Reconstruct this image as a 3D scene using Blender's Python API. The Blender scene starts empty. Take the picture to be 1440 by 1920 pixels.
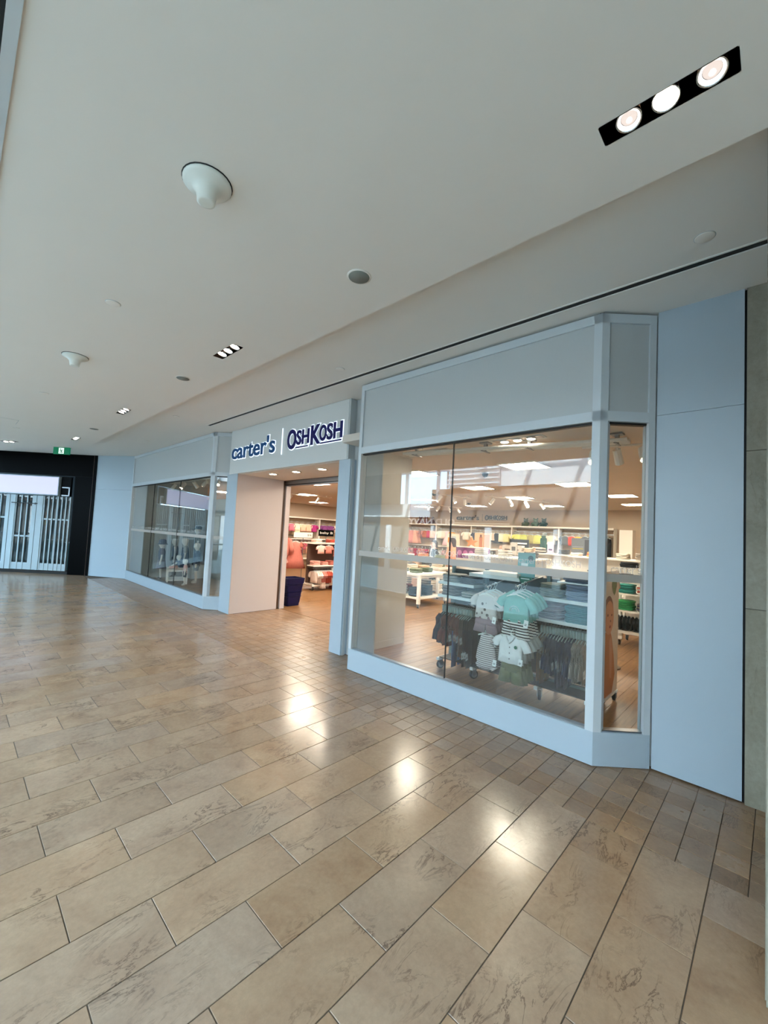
import bpy, bmesh, math, random
from mathutils import Vector, Matrix
from math import sin, cos, pi, radians
random.seed(11)
SC = bpy.context.scene
COL = SC.collection

# ------------------------------------------------------------------ camera, sky, exposure
CAM_H = 1.73
F_PX = 775.87
YAW, PITCH, ROLL = .808646, .0511069, .0506747
fw = Vector((sin(YAW)*cos(PITCH), cos(YAW)*cos(PITCH), sin(PITCH)))
r0 = Vector((cos(YAW), -sin(YAW), 0)); u0 = r0.cross(fw)
rt = cos(ROLL)*r0 + sin(ROLL)*u0; up = -sin(ROLL)*r0 + cos(ROLL)*u0
cd = bpy.data.cameras.new('camera'); cam = bpy.data.objects.new('camera', cd); COL.objects.link(cam)
cd.sensor_fit = 'VERTICAL'; cd.sensor_height = 36; cd.lens = F_PX*36/1920
cd.clip_start = .02; cd.clip_end = 200
cam.matrix_world = Matrix(((rt.x, up.x, -fw.x, 0), (rt.y, up.y, -fw.y, 0), (rt.z, up.z, -fw.z, CAM_H), (0, 0, 0, 1)))
SC.camera = cam
def proj(p):
    q = Vector(p)-Vector((0, 0, CAM_H)); c = q.dot(fw)
    if c < .05: return None
    return 720+F_PX*q.dot(rt)/c, 960-F_PX*q.dot(up)/c, c

w = bpy.data.worlds.new('sky'); SC.world = w; w.use_nodes = True
bg = w.node_tree.nodes['Background']
bg.inputs[0].default_value = (.43, .73, 1.0, 1); bg.inputs[1].default_value = 6.5
vs = SC.view_settings
vs.view_transform = 'Standard'; vs.look = 'None'; vs.gamma = 1; vs.use_curve_mapping = False
vs.exposure = 1.04
cy = SC.cycles
cy.use_denoising = True; cy.max_bounces = 8; cy.diffuse_bounces = 5; cy.glossy_bounces = 4
cy.transparent_max_bounces = 16; cy.transmission_bounces = 4
cy.caustics_reflective = False; cy.caustics_refractive = False
cy.sample_clamp_indirect = 4; cy.sample_clamp_direct = 0

sd = bpy.data.lights.new('sun', 'SUN'); sd.energy = 20; sd.color = (.86, .96, 1.0); sd.angle = radians(.6)
sun = bpy.data.objects.new('sun', sd); COL.objects.link(sun)
sun.rotation_euler = Vector((-.62, .22, -.75)).to_track_quat('-Z', 'Y').to_euler()
pl = bpy.data.lights.new('skylight_portal', 'AREA'); pl.shape = 'RECTANGLE'; pl.size = 7.2; pl.size_y = 30
pl.cycles.is_portal = True
po = bpy.data.objects.new('skylight_portal', pl); COL.objects.link(po); po.location = (-5.3, 7, 8.9)

# ------------------------------------------------------------------ materials
MATS = {}
def lin(h):
    h = h.lstrip('#'); v = [int(h[i:i+2], 16)/255 for i in (0, 2, 4)]
    return tuple(x/12.92 if x <= .04045 else ((x+.055)/1.055)**2.4 for x in v)+(1,)
def newmat(name):
    m = bpy.data.materials.new(name); m.use_nodes = True; MATS[name] = m
    return m, m.node_tree.nodes, m.node_tree.links, m.node_tree.nodes['Principled BSDF']
def mat(name, c, rough=.6, metal=0, noise=0, scale=20, spec=.5, bump=0):
    if name in MATS: return MATS[name]
    m, n, l, b = newmat(name)
    c = lin(c) if isinstance(c, str) else tuple(c)+(1,)
    b.inputs['Base Color'].default_value = c; b.inputs['Roughness'].default_value = rough
    b.inputs['Metallic'].default_value = metal; b.inputs['Specular IOR Level'].default_value = spec
    if noise or bump:
        tc = n.new('ShaderNodeTexCoord'); nz = n.new('ShaderNodeTexNoise'); nz.inputs['Scale'].default_value = scale
        l.new(tc.outputs['Object'], nz.inputs['Vector'])
        if noise:
            mx = n.new('ShaderNodeMix'); mx.data_type = 'RGBA'
            mx.inputs[6].default_value = tuple(x*(1-noise) for x in c[:3])+(1,)
            mx.inputs[7].default_value = tuple(min(1, x*(1+noise)) for x in c[:3])+(1,)
            l.new(nz.outputs['Fac'], mx.inputs[0]); l.new(mx.outputs[2], b.inputs['Base Color'])
        if bump:
            bp = n.new('ShaderNodeBump'); bp.inputs['Strength'].default_value = bump; bp.inputs['Distance'].default_value = .01
            l.new(nz.outputs['Fac'], bp.inputs['Height']); l.new(bp.outputs[0], b.inputs['Normal'])
    return m
def emat(name, c, s, base=.1):
    if name in MATS: return MATS[name]
    m, n, l, b = newmat(name)
    c = lin(c) if isinstance(c, str) else tuple(c)+(1,)
    b.inputs['Base Color'].default_value = tuple(x*base for x in c[:3])+(1,)
    b.inputs['Emission Color'].default_value = c; b.inputs['Emission Strength'].default_value = s
    return m
def glassmat(name, tint=(.97, .99, .98), ior=1.5, rough=0.0, extra=0):
    m, n, l, b = newmat(name); n.remove(b)
    out = n['Material Output']; tr = n.new('ShaderNodeBsdfTransparent'); tr.inputs[0].default_value = tint+(1,)
    gl = n.new('ShaderNodeBsdfGlossy'); gl.inputs['Roughness'].default_value = rough; gl.inputs[0].default_value = (1, 1, 1, 1)
    fr = n.new('ShaderNodeFresnel'); ior = ior*1.04; ge = n.new('ShaderNodeNewGeometry')
    mr = n.new('ShaderNodeMapRange'); mr.inputs[3].default_value = ior; mr.inputs[4].default_value = 1/ior   # same reflectance on both faces of the pane
    l.new(ge.outputs['Backfacing'], mr.inputs[0]); l.new(mr.outputs[0], fr.inputs[0])
    mx = n.new('ShaderNodeMixShader'); l.new(fr.outputs[0], mx.inputs[0]); l.new(tr.outputs[0], mx.inputs[1]); l.new(gl.outputs[0], mx.inputs[2])
    l.new(mx.outputs[0], out.inputs[0])
    return m
def frostmat(name, c, alpha):
    m, n, l, b = newmat(name)
    b.inputs['Base Color'].default_value = tuple(c)+(1,); b.inputs['Alpha'].default_value = alpha; b.inputs['Roughness'].default_value = .7
    return m
def stonemat(name, base, dark, vein, rough, cell, vamp=.6, persize=.25):
    """limestone: per-piece tone, clouding and dark hairline veins"""
    m, n, l, b = newmat(name)
    geo = n.new('ShaderNodeNewGeometry'); oi = n.new('ShaderNodeObjectInfo')
    dv = n.new('ShaderNodeVectorMath'); dv.operation = 'SCALE'; dv.inputs['Scale'].default_value = 1/cell
    l.new(geo.outputs['Position'], dv.inputs[0])
    fl = n.new('ShaderNodeVectorMath'); fl.operation = 'FLOOR'; l.new(dv.outputs[0], fl.inputs[0])
    wn = n.new('ShaderNodeTexWhiteNoise'); wn.noise_dimensions = '3D'
    ad = n.new('ShaderNodeVectorMath'); ad.operation = 'ADD'
    if persize > 0:  # singles: own random value
        l.new(oi.outputs['Random'], ad.inputs[0]); wn.noise_dimensions = '1D'; l.new(oi.outputs['Random'], wn.inputs['W'])
    else:
        l.new(fl.outputs[0], wn.inputs['Vector'])
    off = n.new('ShaderNodeVectorMath'); off.operation = 'SCALE'; off.inputs['Scale'].default_value = 40
    l.new(wn.outputs['Color'], off.inputs[0])
    pos = n.new('ShaderNodeVectorMath'); pos.operation = 'ADD'
    l.new(geo.outputs['Position'], pos.inputs[0]); l.new(off.outputs[0], pos.inputs[1])
    n1 = n.new('ShaderNodeTexNoise'); n1.inputs['Scale'].default_value = 3.2; n1.inputs['Detail'].default_value = 8; n1.inputs['Roughness'].default_value = .62; n1.inputs['Distortion'].default_value = .6
    l.new(pos.outputs[0], n1.inputs['Vector'])
    st = n.new('ShaderNodeMapping'); st.inputs['Scale'].default_value = (1.4, 3.6, 1)
    l.new(pos.outputs[0], st.inputs['Vector'])
    n2 = n.new('ShaderNodeTexNoise'); n2.inputs['Scale'].default_value = 2.2; n2.inputs['Detail'].default_value = 9; n2.inputs['Roughness'].default_value = .66; n2.inputs['Distortion'].default_value = 1.1
    l.new(st.outputs[0], n2.inputs['Vector'])
    sb = n.new('ShaderNodeMath'); sb.operation = 'SUBTRACT'; sb.inputs[1].default_value = .5; l.new(n2.outputs['Fac'], sb.inputs[0])
    ab = n.new('ShaderNodeMath'); ab.operation = 'ABSOLUTE'; l.new(sb.outputs[0], ab.inputs[0])
    vr = n.new('ShaderNodeMapRange'); vr.inputs[1].default_value = .0; vr.inputs[2].default_value = .022; vr.inputs[3].default_value = 1; vr.inputs[4].default_value = 0
    l.new(ab.outputs[0], vr.inputs[0])
    n3 = n.new('ShaderNodeTexNoise'); n3.inputs['Scale'].default_value = 2.6; n3.inputs['Detail'].default_value = 2; l.new(pos.outputs[0], n3.inputs['Vector'])
    mr = n.new('ShaderNodeMapRange'); mr.inputs[1].default_value = .47; mr.inputs[2].default_value = .66; l.new(n3.outputs['Fac'], mr.inputs[0])
    vm = n.new('ShaderNodeMath'); vm.operation = 'MULTIPLY'; l.new(vr.outputs[0], vm.inputs[0]); l.new(mr.outputs[0], vm.inputs[1])
    va = n.new('ShaderNodeMath'); va.operation = 'MULTIPLY'; va.inputs[1].default_value = vamp; l.new(vm.outputs[0], va.inputs[0])
    mx = n.new('ShaderNodeMix'); mx.data_type = 'RGBA'; mx.inputs[6].default_value = lin(base); mx.inputs[7].default_value = lin(dark)
    cr = n.new('ShaderNodeMapRange'); cr.inputs[1].default_value = .3; cr.inputs[2].default_value = .7; l.new(n1.outputs['Fac'], cr.inputs[0]); l.new(cr.outputs[0], mx.inputs[0])
    mv = n.new('ShaderNodeMix'); mv.data_type = 'RGBA'; l.new(va.outputs[0], mv.inputs[0]); l.new(mx.outputs[2], mv.inputs[6]); mv.inputs[7].default_value = lin(vein)
    n4 = n.new('ShaderNodeTexNoise'); n4.inputs['Scale'].default_value = 38; n4.inputs['Detail'].default_value = 5; n4.inputs['Roughness'].default_value = .7; l.new(pos.outputs[0], n4.inputs['Vector'])
    g4 = n.new('ShaderNodeMapRange'); g4.inputs[1].default_value = .25; g4.inputs[2].default_value = .75; g4.inputs[3].default_value = .88; g4.inputs[4].default_value = 1.12; l.new(n4.outputs['Fac'], g4.inputs[0])
    gm = n.new('ShaderNodeVectorMath'); gm.operation = 'SCALE'; l.new(mv.outputs[2], gm.inputs[0]); l.new(g4.outputs[0], gm.inputs['Scale'])
    hs = n.new('ShaderNodeHueSaturation'); l.new(gm.outputs[0], hs.inputs['Color'])
    sp = n.new('ShaderNodeSeparateColor'); l.new(wn.outputs['Color'], sp.inputs[0])
    a = abs(persize)
    v = n.new('ShaderNodeMapRange'); v.inputs[3].default_value = 1-a; v.inputs[4].default_value = 1+a*.75; l.new(sp.outputs[0], v.inputs[0]); l.new(v.outputs[0], hs.inputs['Value'])
    s = n.new('ShaderNodeMapRange'); s.inputs[3].default_value = .88; s.inputs[4].default_value = 1.08; l.new(sp.outputs[1], s.inputs[0]); l.new(s.outputs[0], hs.inputs['Saturation'])
    l.new(hs.outputs[0], b.inputs['Base Color'])
    rr = n.new('ShaderNodeMapRange'); rr.inputs[3].default_value = rough*.85; rr.inputs[4].default_value = rough*1.25; l.new(n1.outputs['Fac'], rr.inputs[0]); l.new(rr.outputs[0], b.inputs['Roughness'])
    b.inputs['Specular IOR Level'].default_value = .42
    bp = n.new('ShaderNodeBump'); bp.inputs['Strength'].default_value = .05; bp.inputs['Distance'].default_value = .02; l.new(n1.outputs['Fac'], bp.inputs['Height']); l.new(bp.outputs[0], b.inputs['Normal'])
    return m
def woodmat(name, a, bcol):
    m, n, l, b = newmat(name)
    geo = n.new('ShaderNodeNewGeometry'); mp = n.new('ShaderNodeMapping'); mp.inputs['Scale'].default_value = (1.2, 14, 1)
    oi = n.new('ShaderNodeObjectInfo'); sc = n.new('ShaderNodeMath'); sc.operation = 'MULTIPLY'; sc.inputs[1].default_value = 30; l.new(oi.outputs['Random'], sc.inputs[0])
    ad = n.new('ShaderNodeVectorMath'); ad.operation = 'ADD'; l.new(geo.outputs['Position'], ad.inputs[0]); l.new(sc.outputs[0], ad.inputs[1])
    l.new(ad.outputs[0], mp.inputs['Vector'])
    nz = n.new('ShaderNodeTexNoise'); nz.inputs['Scale'].default_value = 2; nz.inputs['Detail'].default_value = 6; nz.inputs['Distortion'].default_value = .4; l.new(mp.outputs[0], nz.inputs['Vector'])
    mx = n.new('ShaderNodeMix'); mx.data_type = 'RGBA'; mx.inputs[6].default_value = lin(a); mx.inputs[7].default_value = lin(bcol)
    cr = n.new('ShaderNodeMapRange'); cr.inputs[1].default_value = .35; cr.inputs[2].default_value = .65; l.new(nz.outputs['Fac'], cr.inputs[0]); l.new(cr.outputs[0], mx.inputs[0])
    hs = n.new('ShaderNodeHueSaturation'); l.new(mx.outputs[2], hs.inputs['Color'])
    v = n.new('ShaderNodeMapRange'); v.inputs[3].default_value = .86; v.inputs[4].default_value = 1.12; l.new(oi.outputs['Random'], v.inputs[0]); l.new(v.outputs[0], hs.inputs['Value'])
    l.new(hs.outputs[0], b.inputs['Base Color']); b.inputs['Roughness'].default_value = .38
    return m
def stripemat(name, a, bcol, freq, axis='Z', rough=.85, duty=.5):
    m, n, l, b = newmat(name)
    tc = n.new('ShaderNodeTexCoord'); sp = n.new('ShaderNodeSeparateXYZ'); l.new(tc.outputs['Object'], sp.inputs[0])
    ml = n.new('ShaderNodeMath'); ml.operation = 'MULTIPLY'; ml.inputs[1].default_value = freq; l.new(sp.outputs[axis], ml.inputs[0])
    fr = n.new('ShaderNodeMath'); fr.operation = 'FRACT'; l.new(ml.outputs[0], fr.inputs[0])
    gt = n.new('ShaderNodeMath'); gt.operation = 'GREATER_THAN'; gt.inputs[1].default_value = duty; l.new(fr.outputs[0], gt.inputs[0])
    mx = n.new('ShaderNodeMix'); mx.data_type = 'RGBA'; mx.inputs[6].default_value = lin(a); mx.inputs[7].default_value = lin(bcol); l.new(gt.outputs[0], mx.inputs[0])
    l.new(mx.outputs[2], b.inputs['Base Color']); b.inputs['Roughness'].default_value = rough
    return m
def spotmat(name, a, bcol, scale, th):
    m, n, l, b = newmat(name)
    tc = n.new('ShaderNodeTexCoord'); vo = n.new('ShaderNodeTexVoronoi'); vo.inputs['Scale'].default_value = scale; vo.inputs['Randomness'].default_value = .55
    l.new(tc.outputs['Object'], vo.inputs['Vector'])
    lt = n.new('ShaderNodeMath'); lt.operation = 'LESS_THAN'; lt.inputs[1].default_value = th; l.new(vo.outputs['Distance'], lt.inputs[0])
    mx = n.new('ShaderNodeMix'); mx.data_type = 'RGBA'; mx.inputs[6].default_value = lin(a); mx.inputs[7].default_value = lin(bcol); l.new(lt.outputs[0], mx.inputs[0])
    l.new(mx.outputs[2], b.inputs['Base Color']); b.inputs['Roughness'].default_value = .85
    return m

M_CEIL = mat('ceiling_paint', '#ebe8e2', .9, noise=.015, scale=2)
M_WHITE = mat('white_laminate', '#aab9c4', .35)
M_FRAME = mat('white_frame', '#c6ced3', .4)
M_GREYP = mat('grey_panel', '#b9bebf', .55, noise=.02, scale=60)
M_SIGNW = mat('sign_face', '#d3d6d5', .5)
M_BLACK = mat('black_gloss', '#020304', .4, spec=.05)
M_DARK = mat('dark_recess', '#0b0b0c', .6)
M_BRONZE = mat('glow_tinted_bronze', '#5d483a', .4)  # brown lightened to put lamp glow into the colour of the light housings
M_STEEL = mat('brushed_steel', '#9a9c9e', .35, metal=1)
M_CHROME = mat('chrome', '#d8d8d8', .12, metal=1)
M_TILE = stonemat('limestone_tile', '#a1866c', '#8e7159', '#49352a', .185, .3048, .8, .085)
M_TILE_S = stonemat('limestone_small', '#9b7d61', '#83654b', '#402c1e', .28, .1525, .6, .12)
M_TILE_F = stonemat('limestone_far', '#a1866c', '#8e7159', '#49352a', .185, .3048, .8, -.085)
M_TILE_SF = stonemat('limestone_small_far', '#9b7d61', '#83654b', '#402c1e', .28, .1525, .6, -.12)
M_GROUT = mat('grout', '#5a4b3d', .9, noise=.1, scale=40)
M_STONE = stonemat('travertine', '#9d998b', '#888374', '#6b6556', .6, 1.0, .4, .06)
M_WOOD = woodmat('oak_plank', '#8c653d', '#6e4d2f')
M_WOODB = mat('plank_joint', '#5a3c22', .8)
M_GLASS = glassmat('shop_glass')
M_GLASS2 = glassmat('dark_glass', (.55, .6, .6), 1.5)
M_SHUT = mat('shutter_white', '#a4b2b8', .45)
M_FROST = frostmat('frosted_film', (.50, .46, .42), .8)
M_FROSTT = frostmat('frosted_letter', (.85, .86, .86), .5)
M_SWALL = mat('shop_wall', '#bfae9b', .85, noise=.02, scale=3)
M_SCEIL = mat('shop_ceiling', '#dad2c8', .9)
M_PINKW = mat('portal_wall', '#cdc3c1', .5)
M_FIX = mat('white_fixture', '#ece8df', .45)
M_FIXC = mat('cool_white_metal', '#dfe6e6', .4)
M_TROF = emat('troffer_light', (1, .87, .70), 34)
M_LAMP = emat('lamp_lens', (1, .86, .68), 30)
M_LAMPD = emat('lamp_lens_dim', (1, .86, .78), .42)
M_LAMPR = emat('lamp_lens_ring', (1, .95, .88), .75)
M_DOWN = emat('downlight_lens', (1, .78, .55), 34)
M_HALO = emat('halo_acrylic', (.72, .84, 1), .75, .3)
M_NAVYL = mat('letter_navy', '#05055c', .45, spec=.3)
M_BLUEL = mat('letter_blue', '#0a4a80', .45, spec=.3)
M_DKL = mat('letter_dark', '#2d2a2c', .4)
M_LBOX = emat('lightbox_face', (.62, .66, 1.0), .52)
M_EXITG = emat('exit_green', (.0, .16, .07), .45)
M_EXITW = emat('exit_white', (.8, 1, .92), .55)
M_PLAS = mat('white_plastic', '#e4e8e2', .45)
M_GRILLE = mat('speaker_grille', '#7d827d', .7)
M_RUB = mat('black_rubber', '#141414', .6)
M_WHEEL = mat('grey_wheel', '#6f7275', .5)
M_TAG = mat('paper_tag', '#e9eceb', .7)
M_HANG = mat('clear_hanger', '#cfd9d8', .3)
M_HEAD = mat('teal_hanger_head', '#a3b5b4', .35)
M_SKINW = mat('mannequin_white', '#ded6c8', .45)
M_NAVBIN = mat('navy_plastic', '#05083e', .45, spec=.3)
def fab(c): return mat('cloth_'+c.strip('#'), c, .9, noise=.12, scale=30)

# ------------------------------------------------------------------ mesh helpers
class MB:
    def __init__(s): s.v = []; s.f = []; s.M = None
    def P(s, pts):
        i = len(s.v)
        s.v += [tuple(s.M @ Vector(p)) if s.M else tuple(p) for p in pts]
        return i
    def box(s, a, b):
        x0, y0, z0 = a; x1, y1, z1 = b
        if x0 > x1: x0, x1 = x1, x0
        if y0 > y1: y0, y1 = y1, y0
        if z0 > z1: z0, z1 = z1, z0
        i = s.P([(x0, y0, z0), (x1, y0, z0), (x1, y1, z0), (x0, y1, z0), (x0, y0, z1), (x1, y0, z1), (x1, y1, z1), (x0, y1, z1)])
        s.f += [tuple(i+k for k in q) for q in ((3, 2, 1, 0), (4, 5, 6, 7), (0, 1, 5, 4), (1, 2, 6, 5), (2, 3, 7, 6), (3, 0, 4, 7))]
        return s
    def cbox(s, a, b, c=.004):
        """box with chamfered top edges and upright corners"""
        x0, y0, z0 = a; x1, y1, z1 = b
        i = s.P([(x0, y0, z0), (x1, y0, z0), (x1, y1, z0), (x0, y1, z0), (x0, y0, z1-c), (x1, y0, z1-c), (x1, y1, z1-c), (x0, y1, z1-c), (x0+c, y0+c, z1), (x1-c, y0+c, z1), (x1-c, y1-c, z1), (x0+c, y1-c, z1)])
        for k in range(4):
            j = (k+1) % 4
            s.f += [(i+k, i+j, i+4+j, i+4+k), (i+4+k, i+4+j, i+8+j, i+8+k)]
        s.f += [(i+8, i+9, i+10, i+11), (i+3, i+2, i+1, i)]
        return s
    def prism(s, pts, z0, z1):
        n = len(pts); i = s.P([(x, y, z0) for x, y in pts]+[(x, y, z1) for x, y in pts])
        s.f += [tuple(i+k for k in reversed(range(n))), tuple(i+n+k for k in range(n))]
        s.f += [(i+k, i+(k+1) % n, i+n+(k+1) % n, i+n+k) for k in range(n)]
        return s
    def tube(s, pts, r, n=6, cap=True):
        pts = [Vector(p) for p in pts]; rs = r if isinstance(r, (list, tuple)) else [r]*len(pts); base = []
        for k, p in enumerate(pts):
            d = (pts[min(k+1, len(pts)-1)]-pts[max(k-1, 0)]).normalized()
            a = Vector((0, 0, 1)) if abs(d.z) < .9 else Vector((1, 0, 0))
            x = d.cross(a).normalized(); y = d.cross(x)
            base.append(s.P([p+rs[k]*(cos(2*pi*j/n)*x+sin(2*pi*j/n)*y) for j in range(n)]))
        for k in range(len(pts)-1):
            for j in range(n):
                s.f.append((base[k]+j, base[k]+(j+1) % n, base[k+1]+(j+1) % n, base[k+1]+j))
        if cap: s.f += [tuple(base[0]+j for j in reversed(range(n))), tuple(base[-1]+j for j in range(n))]
        return s
    def lathe(s, prof, c=(0, 0, 0), n=20, axis='Z', cap=True):
        rows = []
        for r, z in prof:
            if axis == 'Z': rows.append(s.P([(c[0]+r*cos(2*pi*j/n), c[1]+r*sin(2*pi*j/n), c[2]+z) for j in range(n)]))
            elif axis == 'X': rows.append(s.P([(c[0]+z, c[1]+r*cos(2*pi*j/n), c[2]+r*sin(2*pi*j/n)) for j in range(n)]))
            else: rows.append(s.P([(c[0]+r*sin(2*pi*j/n), c[1]+z, c[2]+r*cos(2*pi*j/n)) for j in range(n)]))
        for k in range(len(rows)-1):
            for j in range(n): s.f.append((rows[k]+j, rows[k]+(j+1) % n, rows[k+1]+(j+1) % n, rows[k+1]+j))
        if cap: s.f += [tuple(rows[0]+j for j in reversed(range(n))), tuple(rows[-1]+j for j in range(n))]
        return s
    def loft(s, rings, n=14, caps=True, rip=0, amp=0, ph=0):
        """rings: (cx, cy, cz, rx, ry[, ripple amp]) horizontal ellipses"""
        rows = []
        for q in rings:
            a = q[5] if len(q) > 5 else amp; pts = []
            for j in range(n):
                t = 2*pi*j/n; k = 1+a*sin(rip*t+ph)
                pts.append((q[0]+q[3]*cos(t)*(1+a*.3*sin(rip*t+ph)), q[1]+q[4]*sin(t)*k*1.0, q[2]))
            rows.append(s.P(pts))
        for k in range(len(rows)-1):
            for j in range(n): s.f.append((rows[k]+j, rows[k+1]+j, rows[k+1]+(j+1) % n, rows[k]+(j+1) % n))
        if caps: s.f += [tuple(rows[0]+j for j in range(n)), tuple(rows[-1]+j for j in reversed(range(n)))]
        return s
    def mesh(s, name, m=None, smooth=False):
        me = bpy.data.meshes.new(name); me.from_pydata(s.v, [], s.f)
        bm = bmesh.new(); bm.from_mesh(me); bmesh.ops.recalc_face_normals(bm, faces=bm.faces); bm.to_mesh(me); bm.free()
        if m: me.materials.append(m)
        if smooth:
            for p in me.polygons: p.use_smooth = True
        me.update(); return me
    def build(s, name, m, parent=None, smooth=False, loc=None):
        o = bpy.data.objects.new(name, s.mesh(name, m, smooth)); COL.objects.link(o)
        if parent: o.parent = parent
        if loc: o.location = loc
        return o
def Bx(a, b): return MB().box(a, b)
def tag(o, label=None, cat=None, group=None, kind=None):
    if label: o['label'] = label
    if cat: o['category'] = cat
    if group: o['group'] = group
    if kind: o['kind'] = kind
    return o
def thing(name, label, cat, loc=(0, 0, 0), rz=0, group=None):
    o = bpy.data.objects.new(name, None); COL.objects.link(o); o.location = loc; o.rotation_euler = (0, 0, rz); o.empty_display_size = .1
    return tag(o, label, cat, group)
def struct(o): o['kind'] = 'structure'; return o
def inst(name, me, m, parent=None, loc=(0, 0, 0), rz=0):
    o = bpy.data.objects.new(name, me); COL.objects.link(o)
    if m is not None and me.materials and me.materials[0] is not m:
        o.material_slots[0].link = 'OBJECT'; o.material_slots[0].material = m
    if parent: o.parent = parent
    o.location = loc; o.rotation_euler = (0, 0, rz)
    return o
ORD = ('first second third fourth fifth sixth seventh eighth ninth tenth eleventh twelfth thirteenth fourteenth fifteenth sixteenth seventeenth eighteenth nineteenth twentieth'.split()
       + ['twenty-'+q for q in 'first second third fourth fifth sixth seventh eighth ninth'.split()])
def updn(i, n):
    return 'topmost' if i == n-1 and n > 1 else 'bottom' if i == 0 else ORD[i]+' from bottom'

# ------------------------------------------------------------------ floor of limestone tiles
TW, TL, Y0, XB = .30506, .6090, .2585, 2.900
floor = struct(Bx((-1.72, -10, -.3), (5.06, 19.5, -.004)).build('floor', M_GROUT))
VN = (.7071, .7071); VC = (3.0*VN[0]+15.05*VN[1])
def behind(x, y):       # beyond far shop front or within the storefront
    return x*VN[0]+y*VN[1] > VC+.4
def area_px(x0, y0, x1, y1):
    ps = [proj((x, y, 0)) for x, y in ((x0, y0), (x1, y0), (x1, y1), (x0, y1))]
    if any(p is None for p in ps): 
        return 0
    if max(p[0] for p in ps) < 0 or min(p[0] for p in ps) > 1440 or min(p[1] for p in ps) > 1920: return 0
    return abs(sum(ps[i][0]*ps[(i+1) % 4][1]-ps[(i+1) % 4][0]*ps[i][1] for i in range(4)))/2
def lay(cells, size, g, top, m1, m2, name, cap, parent, jit):
    vis = sorted(((area_px(*c), c) for c in cells), key=lambda t: -t[0])
    shapes = {}; rest = MB()
    for k, (a, c) in enumerate(vis):
        lx, ly = c[2]-c[0]-g, c[3]-c[1]-g
        if lx < .01 or ly < .01: continue
        if k < cap and a > 0:
            key = (round(lx, 3), round(ly, 3))
            if key not in shapes:
                b = MB(); e = .0012
                i = b.P([(-lx/2, -ly/2, -.004), (lx/2, -ly/2, -.004), (lx/2, ly/2, -.004), (-lx/2, ly/2, -.004), (-lx/2, -ly/2, -e), (lx/2, -ly/2, -e), (lx/2, ly/2, -e), (-lx/2, ly/2, -e), (-lx/2+e, -ly/2+e, 0), (lx/2-e, -ly/2+e, 0), (lx/2-e, ly/2-e, 0), (-lx/2+e, ly/2-e, 0)])
                for q in range(4):
                    j = (q+1) % 4; b.f += [(i+q, i+j, i+4+j, i+4+q), (i+4+q, i+4+j, i+8+j, i+8+q)]
                b.f.append((i+8, i+9, i+10, i+11)); shapes[key] = b.mesh(name, m1)
            o = inst(name, shapes[key], m1, parent, ((c[0]+c[2])/2, (c[1]+c[3])/2, top+random.uniform(-.0004, .0004)))
            o.rotation_euler = (random.uniform(-jit, jit), random.uniform(-jit, jit), 0)
        else:
            rest.box((c[0]+g/2, c[1]+g/2, top-.004), (c[2]-g/2, c[3]-g/2, top))
    if rest.v: rest.build(name+'_field', m2, parent)['kind'] = 'stuff'
cells = []
for r in range(-33, 62):
    y = Y0+TW*r; x = XB; first = TL if r % 2 == 0 else TL/2
    while x > -1.7:
        x1 = x; x = max(-1.7, x-first); first = TL
        if not behind((x+x1)/2, y): cells.append((x, y, x1, y+TW))
lay(cells, None, .0045, 0, M_TILE, M_TILE_F, 'tile', 300, floor, .0016)
SW = TW/2; cells = []
for r in range(-4, 92):
    y = Y0+SW*r
    for c in range(15):
        x = XB+SW*c
        if x+SW > 5.06: continue
        xm, ym = x+SW/2, y+SW/2
        inside = (x < 3.58) or (4.68 < ym < 7.72) or (x < 3.83 and (ym < 1.0 or 3.95 < ym < 8.4))
        if inside and not behind(xm, ym): cells.append((x, y, x+SW, y+SW))
lay(cells, None, .0045, 0, M_TILE_S, M_TILE_SF, 'small_tile', 300, floor, .003)

# shop floor of oak planks
floor_shop = struct(Bx((3.62, .2, -.3), (16.4, 17, -.011)).build('floor', M_WOODB))
PW, PLN = .152, 1.22; cells = []
for r in range(110):
    y = .25+PW*r; x = 3.62-random.random()*PLN
    while x < 16.3:
        xa = max(x, 3.66); x += PLN; xb = min(x, 16.3)
        if 4.6 < y < 7.75: xa = max(xa, 5.06)
        if xb > xa+.05: cells.append((xa, y, xb, y+PW))
# the part seen through the glass and the doorway gets single planks
lay(cells, None, .002, -.002, M_WOOD, M_WOOD, 'plank', 300, floor_shop, .0)

# ------------------------------------------------------------------ ceilings
ZM, ZS = 3.50, 3.65
FIX_Y = [.33, 4.08, 7.76, 11.46]; FX0, FX1, FL = 1.79, 1.893, .226
ceil = MB()
ceil.prism([(.01, -10), (FX0, -10), (FX0, 12.35), (.9, 15.6), (.01, 17.2)], ZM, ZS)
y = -10
for fy in FIX_Y+[None]:
    y1 = fy-FL if fy is not None else None
    if y1 is None: ceil.prism([(FX0, y), (FX1, y), (FX1, 12.2), (FX0, 12.35)], ZM, ZS)
    else: ceil.box((FX0, y, ZM), (FX1, y1, ZS)); y = fy+FL
ceil.prism([(FX1, -10), (2.235, -10), (2.235, 11.8), (FX1, 12.2)], ZM, ZS)
ceil.box((-1.75, -10, ZM), (-.12, 19, ZS))
ceiling = struct(ceil.build('ceiling', M_CEIL))
Bx((.008, -10, ZM-.012), (.05, 17, ZM+.002)).build('edge_trim', M_FRAME, ceiling)
Bx((-.121, -10, ZM+.05), (.011, 17, ZM+.12)).build('dark_slot', M_DARK, ceiling)
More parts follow.
